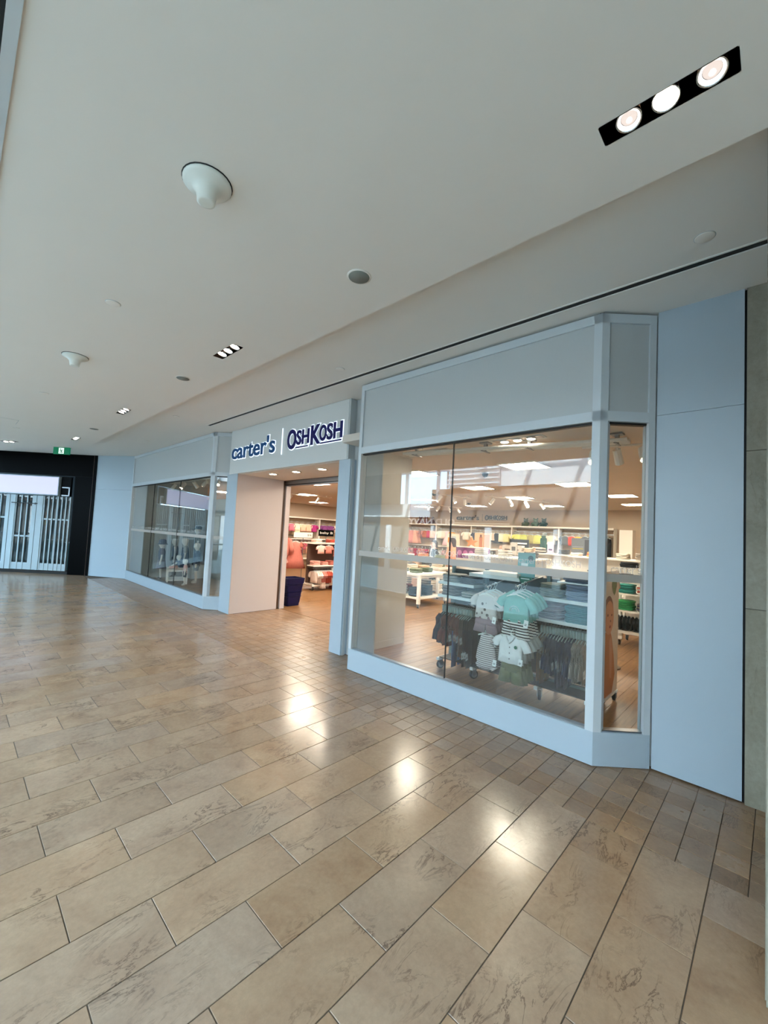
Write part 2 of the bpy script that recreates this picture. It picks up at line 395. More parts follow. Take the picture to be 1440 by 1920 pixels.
up_ = MB(); up_.box((-1.75, -10, ZS), (3.326, 19.5, 3.9)); up_.box((3.388, -10, ZS), (16.5, 19.5, 3.9)); up_.box((3.32, 8.05, ZS), (3.39, 19.5, 3.9)); up_.box((3.32, -10, ZS+.12), (3.39, 8.1, 3.9))
ceil2 = struct(up_.build('ceiling', M_CEIL))
sl = MB(); sl.box((3.312, -10, ZS-.006), (3.3265, 8.05, ZS)); sl.box((3.3875, -10, ZS-.006), (3.402, 8.05, ZS))
vent = ceil2
sl.build('slot_flange', M_CEIL, vent); Bx((3.3265, -9.99, ZS+.003), (3.3875, 8.045, ZS+.115)).build('slot_recess', M_DARK, vent)
# recessed three-lamp fixtures
def lamp_fixture(fy, label, tilt):
    t = thing('recessed_light', label, 'ceiling light', ((FX0+FX1)/2, fy, ZM), 0, 'three-lamp recessed ceiling lights')
    hx = (FX1-FX0)/2; b = MB()
    b.box((-hx-.004, -FL, .0), (-hx, FL, .145)); b.box((hx, -FL, 0), (hx+.004, FL, .145)); b.box((-hx, -FL-.004, 0), (hx, -FL, .145)); b.box((-hx, FL, 0), (hx, FL+.004, .145)); b.box((-hx, -FL, .14), (hx, FL, .145))
    b.build('housing', M_BRONZE, t)
    for k, yy in enumerate((-.15, -.005, .125)):
        g = MB(); g.M = Matrix.Translation((0, yy, .017)) @ Matrix.Rotation(radians(tilt), 4, 'Y')
        g.lathe([(.030, .06), (.046, .03), (.049, -.012), (.046, -.014), (.043, -.005), (.034, .012)], (0, 0, 0), 22, 'Z', False)
        lm = g.build('lamp', M_CHROME, t, True)
        g = MB(); g.M = Matrix.Translation((0, yy, .017)) @ Matrix.Rotation(radians(tilt), 4, 'Y')
        if k == 1 or fy > 1:
            g.lathe([(.041, -.004), (.030, -.010), (.012, -.013)], (0, 0, 0), 20); g.build('lens', M_LAMP, lm, True)
        else:
            g.lathe([(.030, .004), (.022, .010), (.008, .012)], (0, 0, 0), 20); g.build('lens', M_LAMPD, lm, True)
            g = MB(); g.M = Matrix.Translation((0, yy, .017)) @ Matrix.Rotation(radians(tilt), 4, 'Y')
            g.lathe([(.042, -.006), (.036, -.010), (.031, .002)], (0, 0, 0), 22, 'Z', False); g.build('lens_ring', M_LAMPR, lm, True)
            g = MB(); g.M = Matrix.Translation((0, yy, .017)) @ Matrix.Rotation(radians(tilt), 4, 'Y')
            g.lathe([(.012, -.004), (.008, .006)], (.006, 0, .0), 12); g.build('lamp_cap', M_LAMPR, lm, True)
for fy, q in zip(FIX_Y, ('nearest, above the right end', 'second nearest, before the shop sign', 'third from the camera', 'farthest, near the exit sign')):
    lamp_fixture(fy, 'dark recessed ceiling light with three round lamps, '+q, 12)
def round_thing(name, label, cat, x, y, z, prof, m, part=None, pm=None, group=None, n=28):
    o = MB().lathe(prof, (0, 0, 0), n).build(name, m, None, True, (x, y, z)); tag(o, label, cat, group)
    if part:
        MB().lathe(part[1], (0, 0, 0), n).build(part[0], pm, o, True)
    return o
SENS = [(.118, .002), (.119, -.012), (.105, -.022), (.075, -.034), (.052, -.055), (.046, -.085), (.044, -.108), (.032, -.110)]
for x, y, q in ((.80, 2.15, 'large and near'), (.83, 5.60, 'farther along the ceiling')):
    s = round_thing('ceiling_sensor', 'white mushroom-shaped ceiling sensor, '+q, 'sensor', x, y, ZM, SENS, M_PLAS, ('mounting_ring', [(.123, .004), (.123, -.004), (.118, -.004)]), M_DARK, 'white domed ceiling sensors')
for x, y, q in ((1.84, 2.11, 'nearest, by the ceiling edge'), (1.85, 5.28, 'between the second and third light'), (1.85, 9.8, 'far one before the exit sign')):
    round_thing('ceiling_speaker', 'round grey ceiling speaker grille, '+q, 'speaker', x, y, ZM, [(.084, .002), (.084, -.004), (.074, -.006)], M_CEIL, ('grille', [(.074, -.004), (.072, -.008), (.01, -.0085), (.006, -.010)]), M_GRILLE, 'round ceiling speakers')
DISCS = [(.80, 3.95, ZM, 'left of the second light'), (.82, 7.68, ZM, 'behind the farther white sensor'), (.82, 11.28, ZM, 'beside the access hatch'), (3.08, .33, ZS, 'beyond the black slot near the stone pier'), (3.07, 3.77, ZS, 'beyond the slot above the right window'), (3.11, 10.9, ZS, 'before the left window'), (2.7, 7.9, ZS, 'on the strip above the sign')]
for x, y, z, q in DISCS:
    round_thing('sprinkler_cover', 'flat white sprinkler cover disc on ceiling, '+q, 'sprinkler', x, y, z, [(.052, .001), (.052, -.005), (.048, -.007)], M_CEIL, ('rim', [(.056, .002), (.056, -.0015), (.052, -.0015)]), M_GREYP, 'flat sprinkler covers')
hatch = Bx((-.15, -.25, -.004), (.15, .25, .01)).build('access_hatch', M_CEIL, None, False, (.62, 10.6, ZM)); tag(hatch, 'flush white access hatch in far left ceiling', 'hatch')
MB().box((-.158, -.258, -.002), (-.150, .258, .01)).box((.150, -.258, -.002), (.158, .258, .01)).box((-.158, -.258, -.002), (.158, -.25, .01)).box((-.158, .25, -.002), (.158, .258, .01)).build('joint', M_GREYP, hatch)
# two-lamp light at the far left
t = thing('recessed_light', 'small pair of bright ceiling lamps above the dark shop', 'ceiling light', (.86, 13.55, ZM), radians(45))
Bx((-.06, -.2, -.004), (.06, .2, .02)).build('housing', M_BRONZE, t)
for yy in (-.09, .05):
    l_ = MB().lathe([(.05, .0), (.05, -.012), (.046, -.014)], (0, yy, 0), 18).build('lamp', M_CHROME, t, True); MB().lathe([(.044, -.012), (.03, -.02), (.01, -.022)], (0, yy, 0), 18).build('lens', M_LAMP, l_, True)
# exit sign, hung from the ceiling facing the camera side
t = thing('exit_sign', 'green running-person exit sign hanging from ceiling by dark shop', 'exit sign', (2.02, 14.35, 3.645), radians(-45))
Bx((-.22, -.02, -.19), (.22, .02, 0)).build('face', M_EXITG, t)
Bx((-.07, -.024, -.175), (.07, -.019, -.015)).build('pictogram_panel', M_EXITW, t)
run = MB(); zc = -.095
for pts, r in (([(-.01, -.028, zc+.02), (.012, -.028, zc-.02)], .012), ([(.012, -.028, zc-.02), (.03, -.028, zc-.04), (.018, -.028, zc-.07)], .008), ([(.012, -.028, zc-.02), (-.012, -.028, zc-.045), (-.04, -.028, zc-.05)], .008), ([(-.01, -.028, zc+.02), (.03, -.028, zc+.01), (.045, -.028, zc+.03)], .006), ([(-.01, -.028, zc+.02), (-.035, -.028, zc+.005), (-.045, -.028, zc-.02)], .006)):
    run.tube(pts, r, 6)
run.lathe([(.002, -.004), (.014, 0), (.002, .004)], (-.02, -.028, zc+.048), 10, 'Y'); run.build('running_figure', M_EXITG, t)
Bx((-.22, -.05, .0), (.22, .05, .006)).build('ceiling_canopy', M_GREYP, t)

# ------------------------------------------------------------------ text helpers
def text_mesh(txt, size, ext=0, off=0):
    c = bpy.data.curves.new('t', 'FONT'); c.body = txt; c.size = size; c.extrude = ext; c.offset = off; c.resolution_u = 4
    o = bpy.data.objects.new('t', c); COL.objects.link(o); bpy.context.view_layer.update()
    me = bpy.data.meshes.new_from_object(o.evaluated_get(bpy.context.evaluated_depsgraph_get()))
    bpy.data.objects.remove(o); bpy.data.curves.remove(c); return me
def text_size(me):
    xs = [v.co.x for v in me.vertices]; ys = [v.co.y for v in me.vertices]
    return min(xs), max(xs), min(ys), max(ys)
def fit_text(txt, x0, x1, y0, y1, ext=0, off=0):
    """letters scaled into a box of the sign's own plane (x right, y up)"""
    me = text_mesh(txt, 1, 0, off); a, b, c, d = text_size(me)
    sx, sy = (x1-x0)/(b-a), (y1-y0)/(d-c)
    me2 = text_mesh(txt, 1, ext/max(sx, 1e-6), off)
    me2.transform(Matrix.Translation((x0-a*sx, y0-c*sy, 0)) @ Matrix.Diagonal((sx, sy, sx, 1))); bpy.data.meshes.remove(me)
    return me2
def islands(me):
    bm = bmesh.new(); bm.from_mesh(me); bm.verts.ensure_lookup_table(); seen = set(); out = []
    for v in bm.verts:
        if v.index in seen: continue
        st = [v]; comp = set()
        while st:
            q = st.pop()
            if q.index in comp: continue
            comp.add(q.index); st += [e.other_vert(q) for e in q.link_edges]
        seen |= comp; out.append(sorted(comp))
    res = []
    for comp in out:
        mp = {k: i for i, k in enumerate(comp)}
        m = MB(); m.v = [tuple(bm.verts[k].co) for k in comp]
        m.f = [tuple(mp[v.index] for v in f.verts) for f in bm.faces if f.verts[0].index in mp]
        res.append(m)
    bm.free(); return res
def plane_M(o, xdir, ydir):
    x = Vector(xdir).normalized(); y = Vector(ydir).normalized(); z = x.cross(y)
    return Matrix(((x.x, y.x, z.x, o[0]), (x.y, y.y, z.y, o[1]), (x.z, y.z, z.z, o[2]), (0, 0, 0, 1)))
def put_letters(me, M, name, m, parent, split=True):
    me.transform(M)
    if not split:
        me.materials.clear(); me.materials.append(m); o = bpy.data.objects.new(name, me); COL.objects.link(o); o.parent = parent; return [o]
    return [isl.build(name, m, parent) for isl in islands(me)]

# ------------------------------------------------------------------ storefront
ZT = 3.63
def bay(pts, zb, name, panes_main):
    """pts: plan polyline of the bay front seen from the mall, left (high Y) to right"""
    pass
def pane(parent, a, b, z0, z1, th=.012, inset=0):
    a = Vector((a[0], a[1], 0)); b = Vector((b[0], b[1], 0)); d = (b-a).normalized(); n = Vector((d.y, -d.x, 0))
    m = MB(); p = [a+n*th/2, b+n*th/2, b-n*th/2, a-n*th/2]
    m.prism([(q.x, q.y) for q in p], z0, z1); return m.build('pane', M_GLASS, parent)
def wallseg(m, a, b, z0, z1, th, out=0):
    a = Vector((a[0], a[1], 0)); b = Vector((b[0], b[1], 0)); d = (b-a).normalized(); n = Vector((d.y, -d.x, 0))
    if n.x > 0: n = -n        # points to the mall
    p = [a+n*out, b+n*out, b+n*(out-th), a+n*(out-th)]
    m.prism([(q.x, q.y) for q in p], z0, z1); return m
def window_bay(name, A, B, Cn, post_first, zbase, zhead, ztop, joints):
    """A-B main front, B-C splayed return"""
    root = struct(Bx((A[0]+.06, min(A[1], B[1])+.1, 0), (A[0]+.16, max(A[1], B[1])-.02, .05)).build(name, M_FRAME))
    for s, e, nm in ((A, B, 'base_panel'), (B, Cn, 'base_panel')):
        m = MB(); wallseg(m, s, e, 0.006, zbase, .1); m.build(nm, M_WHITE, root)
    for s, e in ((A, B), (B, Cn)):
        wallseg(MB(), s, e, zhead+.09, ztop-.075, .06, -.02).build('transom_panel', M_GREYP, root)
        wallseg(MB(), s, e, zhead+.008, zhead+.09, .1, .0).build('head_rail', M_FRAME, root)
        wallseg(MB(), s, e, ztop-.075, ztop, .1, .0).build('top_rail', M_FRAME, root)
        wallseg(MB(), s, e, zhead-.008, zhead+.008, .05, -.03).build('head_gasket', M_DARK, root)
        wallseg(MB(), s, e, zbase, zbase+.012, .05, -.02).build('sill_bead', M_STEEL, root)
        wallseg(MB(), s, e, ztop, ztop+.02, .08, -.04).build('shadow_gap', M_DARK, root)
    # posts
    def post(p, d1, d2, w_):
        pass
    dm = (Vector(B)-Vector(A)).normalized(); dr = (Vector(Cn)-Vector(B)).normalized()
    q = [Vector(B)-dm*.062, Vector(B), Vector(B)+dr*.062]; nm_ = Vector((.07, 0)); 
    MB().prism([(q[0].x, q[0].y), (q[1].x, q[1].y), (q[2].x, q[2].y), (q[2].x+.06, q[2].y+.0), (q[0].x+.08, q[0].y)], zbase, ztop-.001).build('corner_post', M_FRAME, root)
    e0 = Vector(A); e1 = e0+dm*.05
    wallseg(MB(), e0, e1, zbase, ztop-.001, .1, .001).build('end_post', M_FRAME, root)
    e1 = Vector(Cn); e0 = e1-dr*.05
    wallseg(MB(), e0, e1, zbase, ztop-.001, .08, .001).build('end_post', M_FRAME, root)
    # panes
    a0 = Vector(A)+dm*.05; b0 = Vector(B)-dm*.062; ins = .045
    cuts = [a0]+[Vector((A[0], yy)) for yy in joints]+[b0]
    for k in range(len(cuts)-1):
        s, e = cuts[k]+dm*.002, cuts[k+1]-dm*.002
        pane(root, (s.x+ins, s.y), (e.x+ins, e.y), zbase+.008, zhead-.004)
    for yy in joints:
        Bx((A[0]+ins-.008, yy-.004, zbase+.008), (A[0]+ins+.010, yy+.004, zhead-.004)).build('silicone_joint', M_DARK, root)
    nr = Vector((dr.y, -dr.x)); nr = nr if nr.x > 0 else -nr
    s, e = Vector(B)+dr*.062+nr*.04, Vector(Cn)-dr*.05+nr*.04
    pane(root, s, e, zbase+.008, zhead-.004)
    return root
bay1 = window_bay('window_1', (3.580, 3.920), (3.582, 1.046), (3.885, .722), None, .262, 2.725, 3.628, [2.485])
bay2 = window_bay('window_2', (3.680, 13.90), (3.672, 8.452), (3.965, 8.14), None, .262, 2.725, 3.64, [12.05, 10.25])
Bx((3.69, 3.875, 0), (3.99, 3.915, 3.62)).build('side_panel', M_WHITE, bay1)
# panel behind the frames closes the bay heads
for root, (xa, y0, y1) in ((bay1, (3.72, .75, 3.92)), (bay2, (3.80, 8.2, 13.9))):
    Bx((xa, y0+.35, 2.97), (xa+.05, y1, ZS)).build('head_backing', M_GREYP, root)
    Bx((xa+.28, y0-.03, 2.97), (xa+.33, y0+.4, ZS)).build('head_backing', M_GREYP, root)
# frosted manifestation band with lettering
def glass_text(root, X, yl, z0, h, word, wlen):
    me = fit_text(word, 0, wlen, 0, h); M = plane_M((X, yl, z0), (0, -1, 0), (0, 0, 1))
    return put_letters(me, M, 'frosted_lettering', M_FROSTT, root, False)[0]
def film(root, a, b, z0, z1): 
    return wallseg(MB(), a, b, z0, z1, .001, -.0375).build('frosted_band', M_FROST, root)
film(bay1, (3.58, 3.86), (3.581, 2.49), 1.432, 1.497); film(bay1, (3.58, 2.478), (3.581, 1.11), 1.432, 1.497)
film(bay2, (3.68, 13.84), (3.672, 12.06), 1.432, 1.497); film(bay2, (3.68, 12.04), (3.672, 10.26), 1.432, 1.497); film(bay2, (3.68, 10.24), (3.672, 8.52), 1.432, 1.497)
film(bay1, (3.63, .997), (3.845, .767), 1.432, 1.497); film(bay2, (3.72, 8.40), (3.925, 8.185), 1.432, 1.497)
for yl in (3.52, 2.92, 2.32, 1.72):
    glass_text(bay1, 3.6165, yl, 1.506, .074, "carter's | OSHKOSH", .54)
for k in range(9): glass_text(bay2, 3.713, 13.7-.58*k, 1.506, .074, "carter's | OSHKOSH", .5)
me = fit_text("carter's", 0, .24, 0, .07); put_letters(me, plane_M((3.66, .965, 1.506), Vector((.683, -.73, 0)), (0, 0, 1)), 'frosted_lettering', M_FROSTT, bay1, False)

# portal
wall_portal = struct(Bx((3.875, 7.74, .004), (4.93, 8.10, 2.762)).build('wall_left', M_PINKW))
Bx((3.868, 7.735, .004), (3.8765, 8.17, 2.762)).build('front_facing', M_WHITE, wall_portal)
Bx((4.935, 7.78, 0), (5.005, 8.1, 2.762)).build('shutter_guide', M_BRONZE, wall_portal)
Bx((5.01, 7.74, 0), (5.12, 8.1, 2.74)).build('jamb', M_PINKW, wall_portal)
wall_pr = struct(Bx((3.875, 4.41, .004), (5.12, 4.655, 2.762)).build('wall_right', M_WHITE))
Bx((3.90, 4.40, .0), (3.95, 4.412, 2.762)).build('side_trim', M_GREYP, wall_pr)
Bx((4.935, 4.655, 0), (5.005, 4.66, 2.7)).build('shutter_guide', M_BRONZE, wall_pr)
Bx((3.99, 3.9, 0), (4.03, 4.52, ZS)).build('infill_panel', M_GREYP, wall_pr)
Bx((3.98, 8.1, 0), (4.03, 8.2, ZS)).build('infill_panel', M_GREYP, wall_pr)
soffit = struct(Bx((3.94, 4.66, 2.755), (5.12, 8.06, 2.80)).build('ceiling', M_SCEIL))
Bx((5.0, 4.6, 2.64), (5.10, 7.8, 2.752)).build('shutter_header', M_STEEL, soffit)
Bx((4.995, 4.6, 2.66), (5.0, 7.8, 2.675)).build('header_groove', M_DARK, soffit)
Bx((4.955, 4.66, 2.748), (5.0, 7.74, 2.756)).build('shutter_slot', M_BRONZE, soffit)
Bx((4.985, 5.15, 2.675), (5.0, 5.5, 2.735)).build('blue_sticker', M_NAVBIN, soffit)
Bx((4.0, 4.5, 2.80), (5.1, 8.1, ZS)).build('upper_filler', M_GREYP, soffit)
for y, x, q in ((7.0, 4.21, 'leftmost'), (6.28, 4.24, 'middle'), (5.55, 4.26, 'rightmost')):
    round_thing('downlight', 'bright round downlight in doorway soffit, %s of the three' % q, 'downlight', x, y, 2.755, [(.095, .001), (.095, -.006), (.082, -.010)], M_PLAS, ('lens', [(.082, -.006), (.06, -.011), (.02, -.012)]), M_DOWN, 'downlights over the shop entrance')

sign = thing('storefront_sign', "white box sign with glowing letters reading carter's and OshKosh", 'shop sign', (0, 0, 0))
Bx((3.862, 4.485, 2.763), (4.05, 8.085, 3.645)).build('sign_box', M_SIGNW, sign)
Bx((3.868, 4.455, 2.768), (4.0, 4.4845, 3.645)).build('side_return', M_GREYP, sign)
def logo(parent, X, yl, yr, z0, z1, M1, M2, halo, ext):
    """yl: left end (high Y); fractions measured on the photograph"""
    W_ = yl-yr; Hh = z1-z0
    def put(txt, fa, fb, za, zb, m, off, hl=True):
        me = fit_text(txt, 0, (fb-fa)*W_, 0, (zb-za)*Hh, ext, off); M = plane_M((X-ext-.006, yl-fa*W_, z0+za*Hh), (0, -1, 0), (0, 0, 1))
        put_letters(me, M, 'letter', m, parent)
        if hl and halo:
            me = fit_text(txt, -.015, (fb-fa)*W_+.015, -.015, (zb-za)*Hh+.015, .002, off+.022)
            put_letters(me, plane_M((X-.003, yl-fa*W_, z0+za*Hh), (0, -1, 0), (0, 0, 1)), 'letter_halo', halo, parent)
    put("carter's", -.007, .467, .077, .93, M1, .018)
    b = MB().box((X-.014, yl-.530*W_-.007, z0-.077*Hh), (X-.001, yl-.530*W_+.007, z0+1.09*Hh)); b.build('divider_bar', M_HALO if halo else M2, parent)
    put('O', .581, .658, .064, .936, M2, .03); put('SH', .660, .763, .205, .833, M2, .028)
    put('K', .776, .850, .10, .905, M2, .03); put('O', .842, .893, .18, .833, M2, .028); put('SH', .8947, 1.002, .18, .833, M2, .028)
    for a, b_ in ((.656, .755), (.85, .997)):
        MB().box((X-.014, yl-b_*W_, z0+.08*Hh), (X-.006, yl-a*W_, z0+.135*Hh)).build('underline', M2, parent)
        if halo: MB().box((X-.005, yl-b_*W_-.01, z0+.055*Hh), (X-.001, yl-a*W_+.01, z0+.16*Hh)).build('underline_halo', halo, parent)
logo(sign, 3.862, 7.98, 4.60, 3.02, 3.41, M_BLUEL, M_NAVYL, M_HALO, .006)

# right-hand wall panel and stone pier
wall_r = struct(Bx((3.892, .178, .012), (4.1, .712, 2.79)).build('wall_right', M_WHITE))
Bx((3.892, .178, 2.793), (4.1, .712, ZS)).build('panel', M_WHITE, wall_r)
Bx((3.92, .15, 0), (4.1, .18, ZS)).build('shadow_joint', M_DARK, wall_r)
Bx((3.925, .66, .012), (4.02, .80, ZS)).build('closing_strip', M_GREYP, wall_r)
Bx((3.92, .178, 0), (4.1, .7, .012)).build('plinth_gap', M_DARK, wall_r)
pier = struct(Bx((3.91, -3, 0), (4.15, .165, ZS)).build('wall_right', M_DARK))
for z0, z1 in ((.0, 1.33), (1.334, 2.445), (2.449, ZS)):
    Bx((3.888, .036, z0), (3.915, .164, z1)).build('stone_slab', M_STONE, pier)
    Bx((2.31, -.02, z0), (3.888, .034, z1)).build('stone_slab', M_STONE, pier)
    Bx((2.28, -.6, z0), (2.308, .03, z1)).build('stone_slab', M_STONE, pier)
Bx((2.31, -.6, 0), (3.9, -.03, ZS)).build('core', M_DARK, pier)

# ------------------------------------------------------------------ far end: white panel, black shop front
MF = plane_M((3.0, 15.05, 0), (-.7071, .7071, 0), (0, 0, 1))   # x: leftwards along the front, y up, z: towards... 
def FB(x0, x1, z0, z1, d0, d1):
    """box on the dark shop front; d towards the mall is positive"""
    m = MB(); o = Vector((3.0, 15.05, 0)); u = Vector((-.7071, .7071, 0)); n = Vector((-.7071, -.7071, 0))
    p = [o+u*x+n*d for x, d in ((x0, d0), (x1, d0), (x1, d1), (x0, d1))]
    m.prism([(q.x, q.y) for q in p], z0, z1); return m
wp = struct(MB().prism([(3.70, 13.92), (3.005, 15.055), (3.15, 15.2), (3.85, 14.0)], 0.006, 2.62).build('wall_far', M_WHITE))
MB().prism([(3.70, 13.92), (3.005, 15.055), (3.15, 15.2), (3.85, 14.0)], 2.624, ZS).build('panel', M_WHITE, wp)
fr = struct(FB(.1, 7.2, 2.98, ZS, 0, -.12).build('wall_far', M_BLACK))
FB(0, .075, 0, ZS, .02, -.2).build('edge_trim', M_BLACK, fr)
FB(.079, .085, 0, ZS, .022, 0).build('edge_line', M_BRONZE, fr)
FB(.085, .62, 0, 2.976, 0, -.3).build('panel', M_BLACK, fr)
FB(.09, 7.2, 2.978, 2.982, -.004, -.1).build('panel_joint', M_DARK, fr)
FB(5.2, 7.2, 0, 2.976, 0, -.3).build('panel', M_BLACK, fr)
FB(.62, 5.2, -.02, .10, -.03, -.3).build('threshold', M_DARK, fr)
# dim unit behind the folding doors
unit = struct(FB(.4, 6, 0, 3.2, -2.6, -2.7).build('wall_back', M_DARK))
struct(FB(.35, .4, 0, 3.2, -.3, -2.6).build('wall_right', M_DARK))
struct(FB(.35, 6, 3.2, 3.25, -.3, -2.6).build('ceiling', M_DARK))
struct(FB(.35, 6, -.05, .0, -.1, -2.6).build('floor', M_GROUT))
bs = thing('blank_lightbox', 'blank pale lavender illuminated sign over closed dark shop', 'shop sign')
FB(.99, 5.0, 2.36, 2.93, .14, .02).build('box', M_SHUT, bs); FB(1.01, 4.98, 2.385, 2.905, .146, .141).build('lit_face', M_LBOX, bs)
bk = thing('sign_bracket', 'dark cased bracket beside the blank lightbox', 'bracket')
FB(.68, .97, 2.36, 2.94, .06, 0).build('case', M_BLACK, bk)
for z in (2.36, 2.60): FB(.70, .93, z, z+.03, .075, .06).build('bar', M_STEEL, bk)
FB(.70, .73, 2.36, 2.63, .075, .06).build('bar', M_STEEL, bk)
def fold_panel(x0, x1, label, hbar, n):
    t = thing('folding_shutter_panel', label, 'shutter', (0, 0, 0), 0, 'folding glazed shutter panels of the dark shop')
    FB(x0, x1, .105, .31, .0, -.05).build('bottom_rail', M_SHUT, t)
    wid = (x1-x0)/n
    for k in range(n+1): FB(x0+k*wid-.017, x0+k*wid+.017, .105, 2.34, .012, -.05).build('stile', M_SHUT, t)
    for k in range(n): FB(x0+k*wid+.017, x0+(k+1)*wid-.017, .31, 2.33, -.018, -.028).build('pane', M_GLASS2, t)
    FB(x0, x1, hbar-.022, hbar+.022, -.005, -.015).build('cross_rail', M_SHUT, t)
fold_panel(.70, 1.06, 'narrow barred glazed shutter panel beside the black wall', 1.64, 3)
fold_panel(1.08, 1.47, 'barred glazed shutter panel left of the bracketed end panel', 1.64, 3)
fold_panel(1.80, 2.30, 'barred door-height shutter panel between two white posts', 1.10, 3)
fold_panel(2.58, 3.10, 'barred shutter panel left of the second white post', 1.64, 3)
fold_panel(3.12, 3.64, 'barred shutter panel next further left along the dark front', 1.10, 3)
fold_panel(3.66, 4.6, 'wide barred shutter panel farthest left along the dark front', 1.64, 5)
for x0, x1, q in ((1.49, 1.78, 'right'), (2.31, 2.56, 'left')):
    t = thing('shutter_post', 'folded white shutter post, %s of the central barred panel' % q, 'post', (0, 0, 0), 0, 'white posts of the folding shutter')
    wq = (x1-x0)/3
    for k in range(3): FB(x0+k*wq, x0+(k+1)*wq-.006, .105, 2.34, .03-.012*(k % 2), -.05).build('leaf', M_SHUT, t)
t = FB(1.66, 2.42, 2.08, 2.105, .035, .0).build('closer_bar', M_DARK); tag(t, 'thin black door closer bar above central shutter panel', 'bar')
FB(1.70, 1.73, 2.06, 2.12, .034, .0).build('bracket', M_DARK, t)
fd = thing('colour_display', 'red and yellow display panel inside the dark shop', 'display')
for k, c in enumerate(('#7a1d14', '#c06a12', '#b89a1a')): FB(2.05, 2.28, 1.72-.14*k, 1.86-.14*k, -.9, -.93).build('colour_strip', fab(c), fd)
for i, (a, b, z0, z1, q) in enumerate(((1.1, 1.35, .35, .9, 'low beside'), (.75, 1.05, .55, 1.1, 'tall behind'), (1.85, 2.1, .4, .95, 'squat inside'))):
    t = thing('covered_counter', 'pale teal covered counter, %s the barred shutter' % q, 'counter'); FB(a, b, 0, z1, -.9-.1*i, -1.3).build('cover', mat('teal_cover', '#6f9a98', .6), t); FB(a-.03, b+.03, z1, z1+.03, -.86-.1*i, -1.34).build('top', M_FIXC, t)

# ------------------------------------------------------------------ shop interior shell
XB_, YL_, ZI = 16.3, 16.8, 2.96
walls = struct(Bx((XB_, .2, 0), (XB_+.1, YL_, ZS)).build('wall_back', M_SWALL))
wl = struct(Bx((3.9, YL_, 0), (XB_+.1, YL_+.1, ZS)).build('wall_left', M_SWALL))
wr = struct(Bx((4.0, .15, 0), (XB_+.1, .25, ZS)).build('wall_right', M_SWALL))
sc_ = struct(MB().box((3.70, 1.06, ZI), (3.99, 4.4, ZI+.1)).box((3.79, 8.45, ZI), (3.99, 16.9, ZI+.1)).box((3.99, .2, ZI), (5.12, 4.4, ZI+.1)).box((3.99, 8.1, ZI), (5.12, 16.9, ZI+.1)).box((5.12, .2, ZI), (16.4, 16.9, ZI+.1)).build('ceiling', M_SCEIL))
Bx((5.105, 4.4, 2.66), (5.125, 8.1, ZI+.05)).build('door_bulkhead', M_SCEIL, sc_)
pa = struct(Bx((4.03, 4.335, 0), (5.15, 4.40, ZI)).build('wall_left', mat('partition_paint', '#c0bbb2', .8)))
Bx((4.03, 4.33, 0), (5.15, 4.336, .1)).build('skirting', mat('partition_paint', '#c0bbb2', .8), pa)
pb = struct(Bx((4.0, 8.10, 0), (5.15, 8.17, ZI)).build('wall_left', mat('partition_paint', '#c0bbb2', .8)))
pc = struct(Bx((5.95, 9.1, 0), (6.02, 14.05, 2.55)).build('wall_back', mat('window_backdrop', '#a9aaa4', .8)))
pd = struct(Bx((3.78, 13.95, 0), (5.95, 14.05, ZI)).build('wall_far', mat('window_backdrop', '#a9aaa4', .8)))
Bx((16.2, 2.2, 0), (16.3, 3.0, 2.2)).build('doorway_panel', M_FIX, walls)
Bx((15.9, 3.55, 0), (16.3, 3.95, 2.25)).build('column', M_FIX, walls)

TROFS = [(6.45, 3.02, 'nearest'), (8.98, 3.08, 'second back in the right row'), (11.45, 2.82, 'third back in the right row'), (14.0, 3.08, 'farthest in the right row'), (6.40, 5.25, 'near the centre pane joint'), (8.85, 5.33, 'second back in the middle row'), (11.3, 5.4, 'third back in the middle row'), (14.2, 5.6, 'farthest in the middle row'), (6.3, 7.4, 'added unseen to brighten the doorway floor'), (6.6, 8.9, 'first inside the doorway'), (8.8, 8.75, 'second in from the doorway'), (11.2, 8.8, 'third in from the doorway'), (13.9, 8.4, 'far behind the counter'), (8.65, 12.14, 'seen through the doorway, nearer one'), (11.3, 14.85, 'seen through the doorway, farther one'), (11.2, 11.8, 'hidden from the doorway by the post'), (14.0, 11.0, 'by the far left back wall'), (6.9, 14.9, 'in the left corner of the shop'), (14, 14.3, 'in the back left corner')]  # the panel behind the doorway header is added to brighten the floor inside
for x, y, q in TROFS:
    t = Bx((-.30, -.30, -.006), (.30, .30, .0)).build('troffer_light', M_TROF, None, False, (x, y, ZI-.006)); tag(t, 'square white ceiling light panel in the shop, '+q, 'ceiling light', 'square light panels of the shop')
    MB().box((-.325, -.325, -.012), (-.30, .325, .006)).box((.30, -.325, -.012), (.325, .325, .006)).box((-.3, -.325, -.012), (.3, -.30, .006)).box((-.3, .30, -.012), (.3, .325, .006)).build('frame', M_FIX, t)
for x, y, q in ((4.75, 3.66, 'left one, behind the left pane'), (4.70, 2.30, 'right one, behind the wide pane')):
    t = thing('window_light', 'flush three-lamp light in shop ceiling near the glass, '+q, 'ceiling light', (x, y, ZI), 0, 'three-lamp lights behind the window')
    Bx((-.075, -.33, -.008), (.075, .33, -.001)).build('trim_plate', M_GREYP, t); Bx((-.06, -.31, -.010), (.06, .31, -.007)).build('recess', M_BRONZE, t)
    for yy in (-.17, 0, .17):
        l_ = MB().lathe([(.06, -.008), (.06, -.022), (.052, -.024)], (0, yy, 0), 18).build('lamp', M_CHROME, t, True); MB().lathe([(.052, -.022), (.03, -.032), (.01, -.034)], (0, yy, 0), 18).build('lens', M_LAMP, l_, True)
